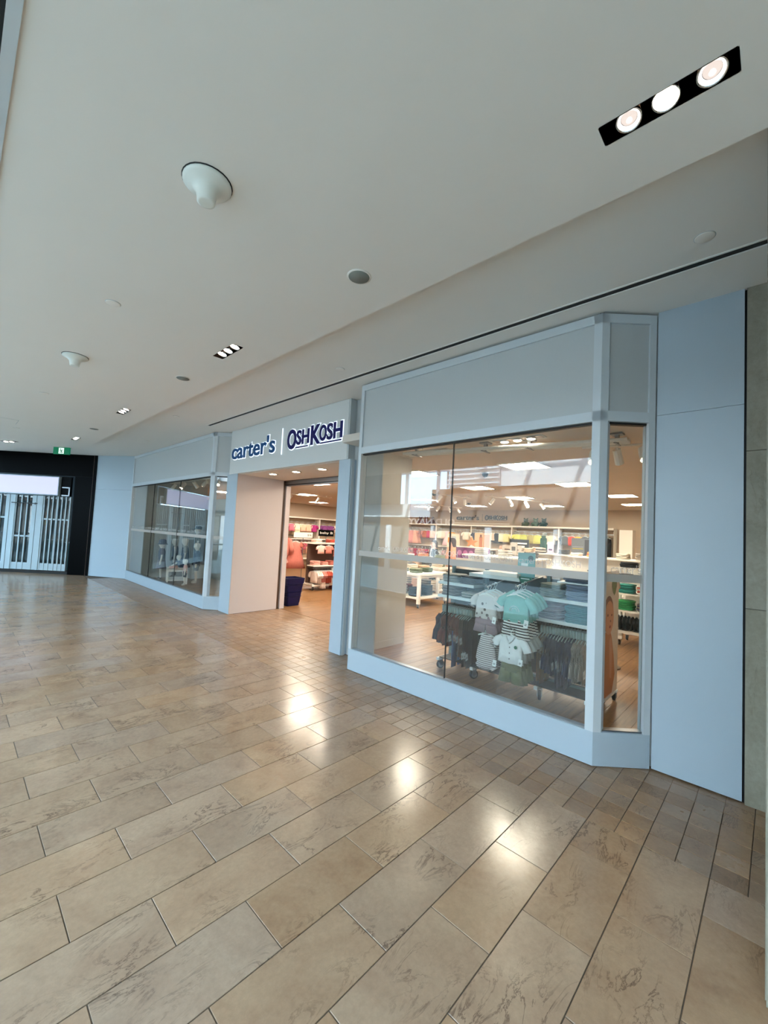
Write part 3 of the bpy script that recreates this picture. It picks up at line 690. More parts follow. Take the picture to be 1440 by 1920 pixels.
def track(x0, y0, x1, y1, n, label, scale=1):
    t = thing('track_light', label, 'track light', (x0, y0, ZI), 0, 'track lights of the shop'); dx, dy = x1-x0, y1-y0
    MB().tube([(0, 0, -.06), (dx, dy, -.06)], .013, 4).build('track', M_FIX, t)
    MB().tube([(dx*.1, dy*.1, 0), (dx*.1, dy*.1, -.06)], .012, 5).tube([(dx*.9, dy*.9, 0), (dx*.9, dy*.9, -.06)], .012, 5).build('stem', M_FIX, t)
    for k in range(n):
        f = (k+.5)/n; a = random.uniform(0, 6.28); h = Vector((dx*f, dy*f, -.08)); d = Vector((cos(a)*.6, sin(a)*.6, -.75)).normalized()
        s = MB().tube([h, h+Vector((0, 0, -.06)), h+Vector((0, 0, -.07))+d*-.05, h+Vector((0, 0, -.07))+d*.14], [.012, .012, .045, .05], 10).build('spot_head', M_FIX, t)
        MB().tube([h+Vector((0, 0, -.07))+d*.139, h+Vector((0, 0, -.07))+d*.143], .036, 10).build('lens', M_DOWN, s)
track(5.3, 1.75, 5.5, .75, 4, 'white ceiling track with four spot heads inside the right return glass')
track(9.2, 6.9, 10.6, 6.6, 3, 'white track with spots hanging left of the back wall sign')
track(10.2, 5.9, 12.4, 5.0, 4, 'white track with spots before the green plush toys')
track(7.4, 12.0, 9.4, 11.6, 2, 'white track with two spots inside the doorway')
track(4.5, 13.2, 4.5, 9.6, 5, 'white track with five spot heads above the mannequins')
track(12.2, 9.6, 14.2, 9.2, 4, 'white track with spots above the women')
rl = thing('ceiling_rail', 'long white twin banner rail on brackets inside right window', 'rail', (4.62, 3.0, ZI))
for k, xx in enumerate((0, .07, .14)): MB().tube([(xx-.25, .85, -.09), (xx+.35, -1.82, -.09)], .024, 8).build('tube', M_FIX, rl)
for f in (.06, .42, .62, .96): 
    x, y = -.25+.6*f+.07, .85-2.67*f; MB().box((x-.10, y-.012, -.125), (x+.10, y+.012, -.115)).box((x-.02, y-.02, -.115), (x+.02, y+.02, -.02)).box((x-.06, y-.06, -.02), (x+.06, y+.06, -.001)).build('bracket', M_STEEL, rl)
for x, y, q in ((12.6, 7.9, 'before the back wall sign'), (9.6, 7.2, 'above the display tables'), (6.9, 4.0, 'near the window')):
    round_thing('dome_camera', 'small black dome camera on shop ceiling, '+q, 'camera', x, y, ZI, [(.06, 0), (.06, -.02), (.05, -.06), (.02, -.085)], M_DARK, ('base_ring', [(.075, .0), (.075, -.015), (.06, -.015)]), M_FIX, 'dome cameras of the shop', 14)
logo_w = thing('wall_sign', "dark carter's and OshKosh lettering on shop back wall", 'shop sign')
Bx((XB_-.012, 8.2, 2.36), (XB_-.002, 10.95, 2.40)).build('mounting_rail', M_FIX, logo_w)
logo(logo_w, XB_-.012, 10.82, 8.32, 2.50, 2.77, M_DKL, M_DKL, None, .015)


# ------------------------------------------------------------------ clothes
def g_hanger(b, wide=.11):
    b.tube([(0, 0, -.075), (0, 0, -.045), (.014, 0, -.030), (.020, 0, -.012), (.010, 0, .004), (-.006, 0, .004), (-.014, 0, -.006)], .0042, 5)
    b.tube([(-wide, 0, -.112), (-.05, 0, -.088), (0, 0, -.074), (.05, 0, -.088), (wide, 0, -.112)], .008, 5)
    return b
def g_clip(b):
    g_hanger(b, .10); b.box((-.034, -.034, -.075), (.034, .034, -.012)); return b
def sleeve(b, sgn, pts, rs, flat=.55):
    M0 = b.M; b.M = (M0 or Matrix()) @ Matrix.Diagonal((1, flat, 1, 1)); b.tube([(sgn*x, 0, z) for x, z in pts], rs, 8); b.M = M0
def leg(b, x0, x1, z0, z1, r0_, r1_, n, rip=5, amp=.12):
    b.loft([(x0, 0, z0, r0_, r0_*.5), (x0*.6+x1*.4, 0, z0*.6+z1*.4, (r0_+r1_)/2, r0_*.48, amp*.5), (x1, 0, z1, r1_, r1_*.5, amp)], n, True, rip)
def garment_parts(kind, n, clip=False):
    out = []; h = MB(); b = MB()
    (g_clip if clip or kind in ('trousers', 'leggings') else g_hanger)(h)
    out.append(('hanger', h, M_HANG, True))
    if kind in ('tee', 'shirt', 'set', 'jacket', 'top'):
        L = {'tee': -.36, 'shirt': -.37, 'set': -.34, 'jacket': -.42, 'top': -.33}[kind]
        b.loft([(0, 0, -.088, .036, .016), (0, 0, -.10, .082, .026), (0, 0, -.125, .122, .033), (0, 0, -.19, .128, .038, .06), (0, 0, (L-.19)/2, .132, .040, .12), (0, 0, L, .142, .043, .22)], n, True, 7, 0, .5)
        if kind != 'top':
            l2 = .08 if kind != 'jacket' else .22
            for sg in (-1, 1): sleeve(b, sg, [(.095, -.115), (.145, -.15), (.175, -.15-l2*.55), (.19, -.15-l2)], [.036, .045, .047, .05])
        out.append(('body', b, None, True))
        if kind in ('shirt', 'jacket'):
            c = MB().tube([(-.05, -.02, -.092), (-.03, -.044, -.125), (0, -.05, -.155), (.03, -.044, -.125), (.05, -.02, -.092), (.0, .022, -.085), (-.05, -.02, -.092)], .010, 5); out.append(('collar', c, None, True))
            for k in range(3):
                c = MB().lathe([(.001, -.004), (.0065, -.002), (.001, 0)], (.004, -.043-.001*k, -.20-.06*k), 8, 'Y'); out.append(('button', c, M_DKL, False))
        if kind == 'set':
            c = MB(); c.loft([(0, 0, -.31, .115, .036), (0, 0, -.37, .13, .045, .12), (0, 0, -.40, .135, .045, .15)], n, True, 6)
            for sg in (-1, 1): leg(c, sg*.062, sg*.082, -.39, -.49, .066, .075, max(8, n-4))
            out.append(('shorts', c, 'second', True))
    elif kind == 'romper':
        b.loft([(0, 0, -.09, .035, .016), (0, 0, -.105, .075, .026), (0, 0, -.15, .085, .034), (0, 0, -.26, .115, .045, .05), (0, 0, -.36, .13, .05, .1), (0, 0, -.42, .10, .05, .1), (0, 0, -.47, .045, .035)], n, True, 6)
        for sg in (-1, 1): sleeve(b, sg, [(.055, -.40), (.085, -.435), (.10, -.455)], [.04, .043, .04], .7)
        out.append(('body', b, None, True))
    elif kind == 'dress':
        b.loft([(0, 0, -.09, .04, .016), (0, 0, -.11, .09, .028), (0, 0, -.17, .10, .035), (0, 0, -.25, .11, .04, .05), (0, 0, -.42, .165, .055, .18), (0, 0, -.60, .215, .07, .3)], n, True, 7)
        for sg in (-1, 1): sleeve(b, sg, [(.08, -.12), (.125, -.15), (.15, -.19)], [.032, .04, .045])
        out.append(('body', b, None, True))
    elif kind in ('shorts', 'trousers', 'leggings'):
        L = {'shorts': -.36, 'trousers': -.62, 'leggings': -.52}[kind]
        b.loft([(0, 0, -.105, .095, .022), (0, 0, -.15, .108, .032, .05), (0, 0, -.24, .118, .036, .08)], n, True, 6)
        for sg in (-1, 1): leg(b, sg*.056, sg*(.075 if kind == 'shorts' else .062), -.22, L, .062, .07 if kind == 'shorts' else .05, max(8, n-4))
        out.append(('body', b, None, True))
    elif kind == 'pair':     # top over leggings, side-hung outfit
        return garment_parts('set', n, clip)
    return out
GM = {}
GNAME = {'tee': 'tee_shirt', 'shirt': 'button_shirt', 'set': 'outfit', 'jacket': 'jacket', 'top': 'sleeveless_top', 'romper': 'romper', 'dress': 'dress', 'shorts': 'shorts', 'trousers': 'trousers', 'leggings': 'leggings'}
def hang(kind, m, loc, rz, label, group=None, n=14, second=None, tagside=0, scale=1.0, hanger=None, flat=1.0):
    key = (kind, n, hanger is M_HEAD)
    if key not in GM: GM[key] = [(p, b.mesh(p, mm if hasattr(mm, 'name') else m, sm), mm) for p, b, mm, sm in garment_parts(kind, n, key[2])]
    t = thing(GNAME[kind], label, {'set': 'outfit'}.get(kind, 'clothing'), loc, rz, group); t.scale = (scale, scale*flat, scale)
    for p, me, mm in GM[key]:
        if p == 'button': inst(p, me, mm, t); continue
        if p == 'hanger': inst(p, me, hanger or mm, t); continue
        inst(p, me, m if mm is None else (second or m) if mm == 'second' else mm, t)
    if tagside:
        if 'tag' not in GM:
            GM['tag'] = MB().box((-.022, -.001, -.07), (.022, .001, 0)).tube([(0, 0, 0), (0, 0, .02)], .001, 4).mesh('price_tag', M_TAG)
            q = MB().box((-.012, -.0016, -.05), (.008, -.0009, -.044)); q.box((-.012, -.0016, -.038), (.012, -.0009, -.034)); GM['tagp'] = q.mesh('print', M_DKL)
        z = {'shorts': -.30, 'trousers': -.46, 'romper': -.33, 'dress': -.4}.get(kind, -.30)
        o = inst('price_tag', GM['tag'], M_TAG, t, (tagside*.13, -.047, z)); o.rotation_euler = (0, .15*tagside, 0)
        inst('print', GM['tagp'], M_DKL, o)
    return t
FM = {}
def folded_mesh(v, w_, d, h):
    key = (v, w_, d, h)
    if key not in FM:
        rnd = random.Random(v*7+3); m = MB(); rows = []
        for z, g in ((0, -.006), (h*.25, .004), (h*.62, .006), (h*.98, -.008)):
            pts = []
            for j in range(16):
                t = 2*pi*j/16; c, s_ = cos(t), sin(t); e = .45
                x = math.copysign(abs(c)**e, c)*(d/2+g); y = math.copysign(abs(s_)**e, s_)*(w_/2+g)
                pts.append((x*(1+rnd.uniform(-.015, .015)), y*(1+rnd.uniform(-.012, .012)), z+rnd.uniform(-.12, .12)*h*(0 if z == 0 else 1)+h*.22*sin(3*t+v)*(0 if z == 0 else 1)))
            rows.append(m.P(pts))
        for k in range(3):
            for j in range(16): m.f.append((rows[k]+j, rows[k]+(j+1) % 16, rows[k+1]+(j+1) % 16, rows[k+1]+j))
        m.f += [tuple(rows[0]+j for j in reversed(range(16))), tuple(rows[3]+j for j in range(16))]
        FM[key] = m.mesh('folded_clothes', None, True); FM[key].materials.append(M_TAG)
    return FM[key]
def stack(loc, rz, n, mats, desc, where, h=.017, w_=.25, d=.27):
    for i in range(n):
        m = mats if not isinstance(mats, (list, tuple)) else mats[i % len(mats)]
        o = inst('folded_clothes', folded_mesh(random.randrange(4), w_, d, h), m, None, (loc[0]+random.uniform(-.008, .008), loc[1]+random.uniform(-.008, .008), loc[2]+i*h), rz+random.uniform(-.04, .04))
        tag(o, '%s, %s in %s' % (desc, updn(i, n), where), 'clothing', desc+' in '+where)
CASTER = {}
def caster(parent, x, y, r=.055, z=0):
    k = r
    if k not in CASTER:
        f = MB().box((-.04, -.03, 2*r+.012), (.04, .03, 2*r+.02)).box((-.02, -.026, r-.01), (.03, -.020, 2*r+.014)).box((-.02, .020, r-.01), (.03, .026, 2*r+.014)).mesh('caster', M_STEEL)
        w1 = MB().lathe([(r*.7, -.016), (r*.98, -.013), (r, 0), (r*.98, .013), (r*.7, .016)], (0.008, 0, r), 16, 'Y').mesh('wheel', M_RUB, True)
        w2 = MB().lathe([(r*.3, -.019), (r*.68, -.0175), (r*.68, .0175), (r*.3, .019)], (0.008, 0, r), 14, 'Y').mesh('hub', M_WHEEL)
        CASTER[k] = (f, w1, w2)
    f, w1, w2 = CASTER[k]
    c = inst('caster', f, M_STEEL, parent, (x, y, z), random.uniform(-.7, .7)); inst('wheel', w1, M_RUB, c); inst('hub', w2, M_WHEEL, c)

# ------------------------------------------------------------------ front gondola at the right window
T_POST = mat('teal_grey_upright', '#5d7478', .5)
gd = thing('clothing_gondola', 'rolling gondola of baby clothes right behind the right window', 'display rack', (0, 0, 0))
for y in (3.20, 2.70, 1.90, 1.38): Bx((4.775, y-.02, .13), (4.815, y+.02, 1.40)).build('upright', T_POST, gd)
Bx((4.83, 1.38, .2), (4.85, 3.2, 1.30)).build('back_panel', mat('gondola_panel', '#2c3333', .6), gd)
for y in (3.20, 2.70, 1.90, 1.38): Bx((4.50, y-.02, .122), (5.12, y+.02, .155)).build('foot', M_FIXC, gd)
Bx((4.77, 1.38, .155), (4.82, 3.2, .195)).build('base_beam', T_POST, gd)
Bx((4.52, 1.39, .157), (5.12, 3.19, .168)).build('shade_deck', mat('gondola_panel', '#2c3333', .6), gd)  # dark deck added to block light and darken the floor under the rack
for y in (3.215, 2.715, 1.885, 1.38):
    for x in (4.575, 5.05): caster(gd, x, y)
for y0, y1, z in ((2.68, 3.21, 1.115), (2.67, 3.21, .945), (1.36, 1.905, 1.10), (1.36, 1.905, .872)):
    Bx((4.455, y0, z), (4.775, y1, z+.035)).build('shelf', M_FIXC, gd)
Bx((4.50, 2.12, 1.255), (4.83, 2.78, 1.295)).build('top_shelf', M_FIXC, gd)
Bx((4.50, 1.36, 1.30), (4.83, 1.70, 1.315)).build('top_shelf', M_FIXC, gd)
for y0, y1, z in ((2.70, 3.20, .835), (1.38, 1.90, .825)):
    MB().tube([(4.56, y0, z), (4.56, y1, z)], .012, 6).tube([(4.56, y0+.02, z), (4.78, y0+.02, z)], .009, 5).tube([(4.56, y1-.02, z), (4.78, y1-.02, z)], .009, 5).build('hang_rail', M_STEEL, gd)
ARMS = [(2.34, 1.20, .0), (1.98, 1.25, -.02), (2.33, .765, .03), (2.02, .82, -.04)]
for y, z, dx in ARMS: MB().tube([(4.80, y, z+.06), (4.60, y, z+.05), (4.16+dx, y, z-.01), (4.14+dx, y, z+.012)], .009, 6).build('waterfall_arm', M_STEEL, gd)
# clothes on the waterfall arms, fronts to the mall
F_SPOT = spotmat('cloth_spotted', '#d3cfcb', '#77716f', 16, .26); F_MAUVE = fab('#7c6a72'); F_TEAL = fab('#7fb3ab'); F_BW = stripemat('cloth_bw_stripe', '#16181d', '#d8d8d4', 38)
F_ROMP = stripemat('cloth_romper_stripe', '#c9c4c0', '#6f6468', 46, duty=.62); F_WSH = fab('#dde0e0'); F_OLV = fab('#5e6448')
F_NAVY = fab('#16223f'); F_MAR = fab('#5e2a2a'); F_DEN = fab('#3a5276'); F_BLK = fab('#121319'); F_BRN = fab('#54413a'); F_GSTR = stripemat('cloth_grey_stripe', '#aaa49c', '#6f6760', 70, 'X'); F_CAM = fab('#6b5238')
def arm_clothes(arm, kind, m, second, n, desc, wh, scale=1.0):
    y, z, dx = ARMS[arm]
    for i in range(n):
        x = 4.17+dx+.065*i
        t = hang(kind, m, (x, y+random.uniform(-.006, .006), z-.008+.012*i), radians(-90)+random.uniform(-.06, .06), '%s, %s from the front on %s' % (desc, ORD[i], wh), desc+' on '+wh, 16, second, (1 if i == 0 else 0), scale, M_PLAS if i == 0 else None, .8 if i == 0 else .55)
        if i == 0 and kind == 'set' and arm == 1:
            a = MB(); a.tube([(.05*cos(q), -.043, -.235+.05*sin(q)) for q in [pi*k/8 for k in range(9)]], .0035, 4); a.tube([(.03*cos(q), -.043, -.235+.03*sin(q)) for q in [pi*k/6 for k in range(7)]], .003, 4); a.build('rainbow_print', F_WSH, t)
        if i == 0 and kind == 'shirt':
            MB().lathe([(.001, -.003), (.018, -.002), (.001, 0)], (.07, -.046, -.19), 12, 'Y').build('round_sticker', mat('green_print', '#2f6b58', .7), t)
arm_clothes(0, 'set', F_SPOT, F_MAUVE, 4, 'spotted white baby outfit with mauve shorts', 'the upper left arm', 1.02)
arm_clothes(1, 'set', F_TEAL, F_BW, 4, 'teal baby tee with striped trousers', 'the upper right arm', 1.08)
arm_clothes(2, 'romper', F_ROMP, None, 4, 'grey and white striped romper', 'the lower left arm')
arm_clothes(3, 'shirt', F_WSH, None, 1, 'white button shirt over olive shorts', 'the lower right arm', .98)
hang('shorts', F_OLV, (4.17-.04+.03, 2.02, .60), radians(-90), 'olive baby shorts with drawstring hung below the white shirt', None, 14, None, 0, 1.0)
arm_clothes(3, 'set', fab('#8e9290'), F_OLV, 4, 'grey baby outfit behind the white shirt', 'the lower right arm', .98) if False else None
for i in range(3):
    hang('tee', fab('#9aa09c'), (4.20+.07*i, 2.0, .825+.012*i), radians(-90), 'pale grey baby shirt, %s behind the white shirt' % ORD[i], 'grey shirts behind the white one', 12)
    hang('shorts', F_OLV, (4.21+.07*i, 2.0, .60+.01*i), radians(-90), 'olive baby shorts, %s layer behind the drawstring pair' % ORD[i], 'olive shorts in layers', 10)
# side-hung clothes on the two rails
def rail_clothes(x, y0, y1, z, seq, wh, rz=0, n=10, tagp=.4, along='y', scale=1.0, group=None):
    tot = sum(c for *_, c in seq); i = 0
    for kind, m, second, desc, cnt in seq:
        for k in range(cnt):
            f = (i+.5)/tot; p = y0+(y1-y0)*f; i += 1
            loc = (x, p, z+.008) if along == 'y' else (p, x, z+.008)
            lab = '%s, %s from the left on %s' % (desc, ORD[i-1], wh)
            hang(kind, m, loc, rz+random.uniform(-.05, .05), lab, group or ('clothes on '+wh), n, second, (-1 if random.random() < tagp else 0), scale*random.uniform(.96, 1.04), M_HEAD, min(1, abs(y1-y0)/tot/.085))
rail_clothes(4.56, 3.18, 2.72, .835, [('jacket', F_NAVY, None, 'navy jacket with price tag', 3), ('jacket', F_MAR, None, 'maroon jacket', 4), ('trousers', F_DEN, None, 'long denim trousers', 1), ('tee', fab('#6d3a34'), None, 'rust red top', 2), ('leggings', F_BRN, None, 'brown leggings', 2), ('trousers', F_BLK, None, 'black trousers', 3)], 'the left rail', 0, 12, .6, 'y', 1.15)
rail_clothes(4.56, 1.88, 1.39, .825, [('leggings', F_CAM, None, 'camel leggings', 2), ('tee', fab('#8d8478'), None, 'taupe top', 1), ('jacket', F_NAVY, None, 'navy jacket', 3), ('leggings', F_NAVY, None, 'navy leggings', 4), ('jacket', fab('#2a3654'), None, 'slate jacket', 2), ('jacket', F_GSTR, None, 'grey striped jacket', 4)], 'the right rail', 0, 12, .7, 'y', 1.15)
# folded stacks
stack((4.60, 3.05, 1.15), 0, 5, [fab('#8d8f8a'), fab('#a6a49e')], 'folded pale grey knit', 'upper left shelf near end', .02, .24)
stack((4.60, 2.79, 1.15), 0, 6, fab('#4b4a4c'), 'folded charcoal knit', 'upper left shelf by the arms', .017, .22)
stack((4.60, 3.05, .98), 0, 6, [fab('#6b6466'), fab('#857d7c')], 'folded mauve grey trousers', 'lower left shelf near end', .019, .25)
stack((4.60, 2.78, .98), 0, 4, [fab('#75807a'), fab('#b0aca4')], 'folded sage top', 'lower left shelf by the arms', .017, .2)
stack((4.60, 1.77, 1.135), 0, 8, fab('#6f7468'), 'folded olive grey trousers', 'upper right shelf, left stack', .018, .24)
stack((4.60, 1.49, 1.135), 0, 8, fab('#71809a'), 'folded denim blue trousers', 'upper right shelf, right stack', .0195, .24)
stack((4.62, 1.52, 1.316), 0, 5, fab('#2a3350'), 'folded dark navy trousers', 'top shelf right stack', .02, .24)
stack((4.60, 1.77, .907), 0, 9, [fab('#8b7d84'), fab('#9b9094')], 'folded mauve trousers', 'lower right shelf, left stack', .019, .25)
stack((4.60, 1.49, .907), 0, 9, fab('#3c7079'), 'folded teal trousers', 'lower right shelf, right stack', .019, .25)
stack((4.66, 2.9, 1.29), 0, 3, [fab('#9a9a96'), fab('#c2beb8')], 'folded light sweater', 'gondola top left', .022, .22) if False else None
t = thing('sign_card', 'teal sign card in a stand on the front gondola top', 'sign', (4.62, 2.10, 1.296), radians(4)); Bx((-.02, -.05, 0), (.03, .05, .012)).build('stand', M_CHROME, t); Bx((-.004, -.10, .012), (.004, .10, .29)).build('card', mat('teal_card', '#6aa3a4', .6), t)
MB().lathe([(.002, -.002), (.032, -.001), (.002, 0)], (-.004, -.05, .23), 14, 'X').build('round_print', mat('dark_teal_print', '#2f5f66', .6), t); Bx((-.0052, -.02, .14), (-.0042, .06, .17)).build('print_line', M_FIXC, t)
t = thing('display_box', 'flat white box lying on front gondola top shelf', 'box', (4.64, 2.38, 1.296)); Bx((-.12, -.22, 0), (.12, .22, .035)).build('tray', M_FIX, t); Bx((-.115, -.215, .035), (.115, .0, .042)).build('lid', M_FIX, t); Bx((-.115, .005, .035), (.115, .215, .042)).build('lid', M_FIX, t)
t = thing('price_card', 'green curved price card on the gondola shelf edge', 'sign', (4.492, 2.05, 1.25)); MB().loft([(0, 0, 0, .004, .05), (0, 0, .04, .004, .075), (0, 0, .07, .004, .08)], 14).build('card', mat('green_print', '#2f6b58', .7), t); Bx((-.006, -.05, .045), (-.0035, .05, .055)).build('print_line', M_FIXC, t)
# baby photograph on the end panel
bp_ = thing('photo_panel', 'tall panel printed with a baby in orange dress, beside corner post', 'poster', (4.62, 1.325, 0))
Bx((0, -.008, .10), (.71, .008, 1.44)).build('board', mat('poster_white', '#cfc9c0', .5), bp_)
SKT = mat('print_skin', '#c08a66', .6); SKD = mat('print_hair', '#6a3a22', .6); ORG = mat('print_orange', '#b0703c', .6)
def flat(pts, y, m, nm, par): return MB().prism([(x, z) for x, z in pts], 0, .0012), y, m, nm, par
def print_shape(pts, m, nm, par, lv):
    b = MB(); b.M = Matrix.Translation((0, -.008-.0012*lv, 0)) @ Matrix.Rotation(radians(90), 4, 'X'); b.prism(pts, 0, .001); return b.build(nm, m, par)
def ell(cx, cz, rx, rz_, n=20, a=0): return [(cx+rx*cos(2*pi*k/n)*cos(a)-rz_*sin(2*pi*k/n)*sin(a), cz+rx*cos(2*pi*k/n)*sin(a)+rz_*sin(2*pi*k/n)*cos(a)) for k in range(n)]
print_shape([(.10, .12), (.50, .12), (.60, .30), (.55, .50), (.46, .72), (.40, .80), (.2, .80), (.12, .6)], ORG, 'printed_dress', bp_, 1)
print_shape([(.40, .30), (.47, .28), (.48, .60), (.43, .74), (.36, .70)], SKT, 'printed_arm', bp_, 2)
print_shape(ell(.33, .98, .175, .20), SKD, 'printed_hair', bp_, 1)
fa = print_shape(ell(.345, .945, .165, .18), SKT, 'printed_face', bp_, 3)
for cx, cz, rx, rz_, m, nm in ((.29, .975, .022, .014, SKD, 'printed_eye'), (.43, .965, .018, .014, SKD, 'printed_eye'), (.39, .905, .018, .012, SKD, 'printed_nose'), (.375, .845, .032, .016, mat('print_lip', '#8a3a2e', .6), 'printed_mouth'), (.20, .935, .022, .04, mat('print_ear', '#a8714f', .6), 'printed_ear')):
    print_shape(ell(cx, cz, rx, rz_, 12), m, nm, bp_, 4)
print_shape([(.44, 1.34), (.62, 1.34), (.62, 1.27), (.575, 1.20), (.53, 1.17), (.485, 1.20), (.44, 1.27)], mat('green_leaf_print', '#5f7a4f', .6), 'printed_badge', bp_, 1)
for x, y in ((.08, 0), (.63, 0)): caster(bp_, x, y, .04)
Bx((.0, -.02, .09), (.71, .02, .105)).build('base_rail', M_FIXC, bp_)

# ------------------------------------------------------------------ generic rolling gondola deeper in the shop
def gondola(x, y, rz, L, H_, label, rail_seq, wh, stacks=(), top=(), scale=1.0, n=8, zs=.88, zr=.82, back=None):
    t = thing('display_gondola', label, 'display rack', (x, y, 0), rz, 'rolling gondolas in the shop')
    Bx((-.02, -L/2, .16), (.02, L/2, H_)).build('back_panel', back or M_FIX, t); Bx((-.32, -L/2, .12), (.32, L/2, .17)).build('base', M_FIX, t)
    for s in (-1, 1):
        Bx((-.34, s*L/2-.015, .16), (.34, s*L/2+.015, .20)).build('foot', M_FIX, t)
        for q in (-1, 1): caster(t, q*.27, s*(L/2-.06), .05)
    Bx((-.33, -L/2, H_), (.33, L/2, H_+.03)).build('top_shelf', M_FIX, t)
    Bx((-.33, -L/2, zs), (-.02, L/2, zs+.03)).build('shelf', M_FIX, t)
    MB().tube([(-.26, -L/2+.02, zr), (-.26, L/2-.02, zr)], .012, 5).tube([(-.26, -L/2+.03, zr), (0, -L/2+.03, zr)], .01, 4).tube([(-.26, L/2-.03, zr), (0, L/2-.03, zr)], .01, 4).build('hang_rail', M_STEEL, t)
    c, s = cos(rz), sin(rz)
    def wp_(lx, ly): return (x+lx*c-ly*s, y+lx*s+ly*c)
    tot = sum(q[4] for q in rail_seq); i = 0
    for kind, m, sec, desc, cnt in rail_seq:
        for k in range(cnt):
            p = wp_(-.26, L/2-.06-(L-.12)*(i+.5)/tot); i += 1
            hang(kind, m, (p[0], p[1], zr+.006), rz+random.uniform(-.1, .1), '%s, %s from the left on %s' % (desc, ORD[i-1], wh), 'clothes hung on '+wh, n, sec, 0, scale, None, min(1, L/tot/(.15 if kind == 'dress' else .09)))
    for ly, z, cnt, m, desc, pos, h in stacks:
        p = wp_(-.17, ly); stack((p[0], p[1], z), rz, cnt, m, desc, pos+' of '+wh, h, .23)
    pal = [('taupe', '#8f857a'), ('cream', '#ddd3c4'), ('slate', '#565b63'), ('beige', '#c2ae94'), ('black', '#23242a'), ('rose', '#c99a92')]
    free = [f for f in (-.44, -.29, -.14, .02, .17, .31, .45) if all(abs(f*L-q[0]) > .27 for q in top)]
    for k, f in enumerate(free[:4]):
        nm, c_ = pal[(k+int(x*3)) % 6]; p = wp_(.0, f*L); stack((p[0], p[1], H_+.03), rz, 2+(k+int(y)) % 3, fab(c_), 'folded %s cardigan' % nm, '%s loose pile on top of %s' % (ORD[k], wh), .035, .22)
    for ly, cnt, m, desc, pos, h in top:
        p = wp_(0, ly); stack((p[0], p[1], H_+.03), rz, cnt, m, desc, pos+' of '+wh, h, .24)
    return t
pk = [fab(c) for c in ('#d98e80', '#c9776a', '#e3aca0', '#a0402f', '#8f3526', '#e7d3c6', '#b9563f')]
# seen through the doorway
gondola(7.95, 9.85, radians(90), 1.5, 1.32, 'white rolling gondola of coral clothes straight inside the doorway',
    [('tee', pk[5], None, 'cream top', 4), ('set', pk[1], pk[5], 'rust outfit', 3), ('tee', pk[3], None, 'brick red top', 4), ('jacket', pk[5], None, 'ivory jacket', 2), ('leggings', pk[4], None, 'russet leggings', 4), ('tee', pk[2], None, 'blush top', 3), ('set', pk[6], pk[3], 'terracotta outfit', 4), ('leggings', pk[3], None, 'brick leggings', 3)], 'the doorway gondola',
    [(.58, .71, 5, pk[2], 'folded blush top', 'leftmost shelf stack', .025), (.3, .71, 4, [pk[5], pk[1]], 'folded cream top', 'second shelf stack', .025), (.02, .71, 5, pk[1], 'folded coral top', 'third shelf stack', .025), (-.26, .71, 4, [pk[5], pk[3]], 'folded ivory top', 'fourth shelf stack', .025), (-.54, .71, 5, pk[6], 'folded rust top', 'fifth shelf stack', .025)], [(.45, 3, [pk[5], pk[2]], 'folded cream sweater', 'left top pile', .035), (-.1, 3, pk[3], 'folded brick sweater', 'middle top pile', .035)], 1.2, 9, .68, .64, mat('brown_back', '#4a332a', .7))
# front-facing coral clothes over that gondola and the four-way stand at its left
for i, (kind, m, x) in enumerate((('tee', pk[2], 7.40), ('tee', pk[1], 7.68), ('romper', pk[6], 7.97), ('tee', pk[5], 8.26))):
    hang(kind, m, (x, 9.48, 1.36), 0, 'front-facing %s baby top, %s above the doorway gondola shelf' % (('blush', 'coral', 'terracotta', 'cream')[i], ORD[i]), 'tops facing the doorway', 12, None, 0, .85)
ar = Bx((7.22, 9.50, 1.352), (8.6, 9.53, 1.372)).build('face_out_bar', M_FIX, None); tag(ar, 'white face-out bar above the doorway gondola', 'rail'); Bx((7.22, 9.53, 1.352), (7.24, 9.85, 1.372)).build('bracket', M_FIX, ar); Bx((8.58, 9.53, 1.352), (8.6, 9.85, 1.372)).build('bracket', M_FIX, ar)
fw_ = thing('garment_stand', 'four-way garment stand of coral clothes behind the doorway jamb', 'clothes rack', (6.85, 10.75, 0))
MB().tube([(0, 0, .1), (0, 0, 1.62)], .02, 8).build('post', M_STEEL, fw_); MB().box((-.35, -.03, .06), (.35, .03, .1)).box((-.03, -.35, .06), (.03, .35, .1)).build('base', M_STEEL, fw_)
for k in range(4):
    a = pi/2*k+.5; MB().tube([(0, 0, 1.55), (.42*cos(a), .42*sin(a), 1.52)], .011, 6).build('arm', M_STEEL, fw_); caster(fw_, .3*cos(pi/2*k), .3*sin(pi/2*k), .03)
for i, (kind, m, x, y, z, q) in enumerate((('jacket', pk[1], 6.58, 10.22, 1.60, 'coral jacket'), ('dress', pk[1], 7.02, 10.20, 1.48, 'long coral dress'), ('tee', pk[2], 6.48, 10.2, 1.02, 'blush tee'), ('tee', pk[0], 6.72, 10.42, 1.56, 'salmon tee'), ('leggings', pk[2], 6.6, 10.32, 1.0, 'blush leggings'))):
    hang(kind, m, (x, y, z), radians(-20), 'large %s on the four-way stand inside the doorway' % q, None, 14, None, 0, 1.5 if kind != 'tee' else 1.2)
bn = thing('waste_bin', 'tapered navy plastic bin just inside the doorway', 'bin', (5.47, 8.02, 0)); 
def rrect(a, b, z, n=5):
    pts = []
    for cx, cy_, a0 in ((a-.04, b-.04, 0), (-a+.04, b-.04, 90), (-a+.04, -b+.04, 180), (a-.04, -b+.04, 270)):
        for k in range(n): t_ = radians(a0+90*k/(n-1)); pts.append((cx+.04*cos(t_), cy_+.04*sin(t_), z))
    return pts
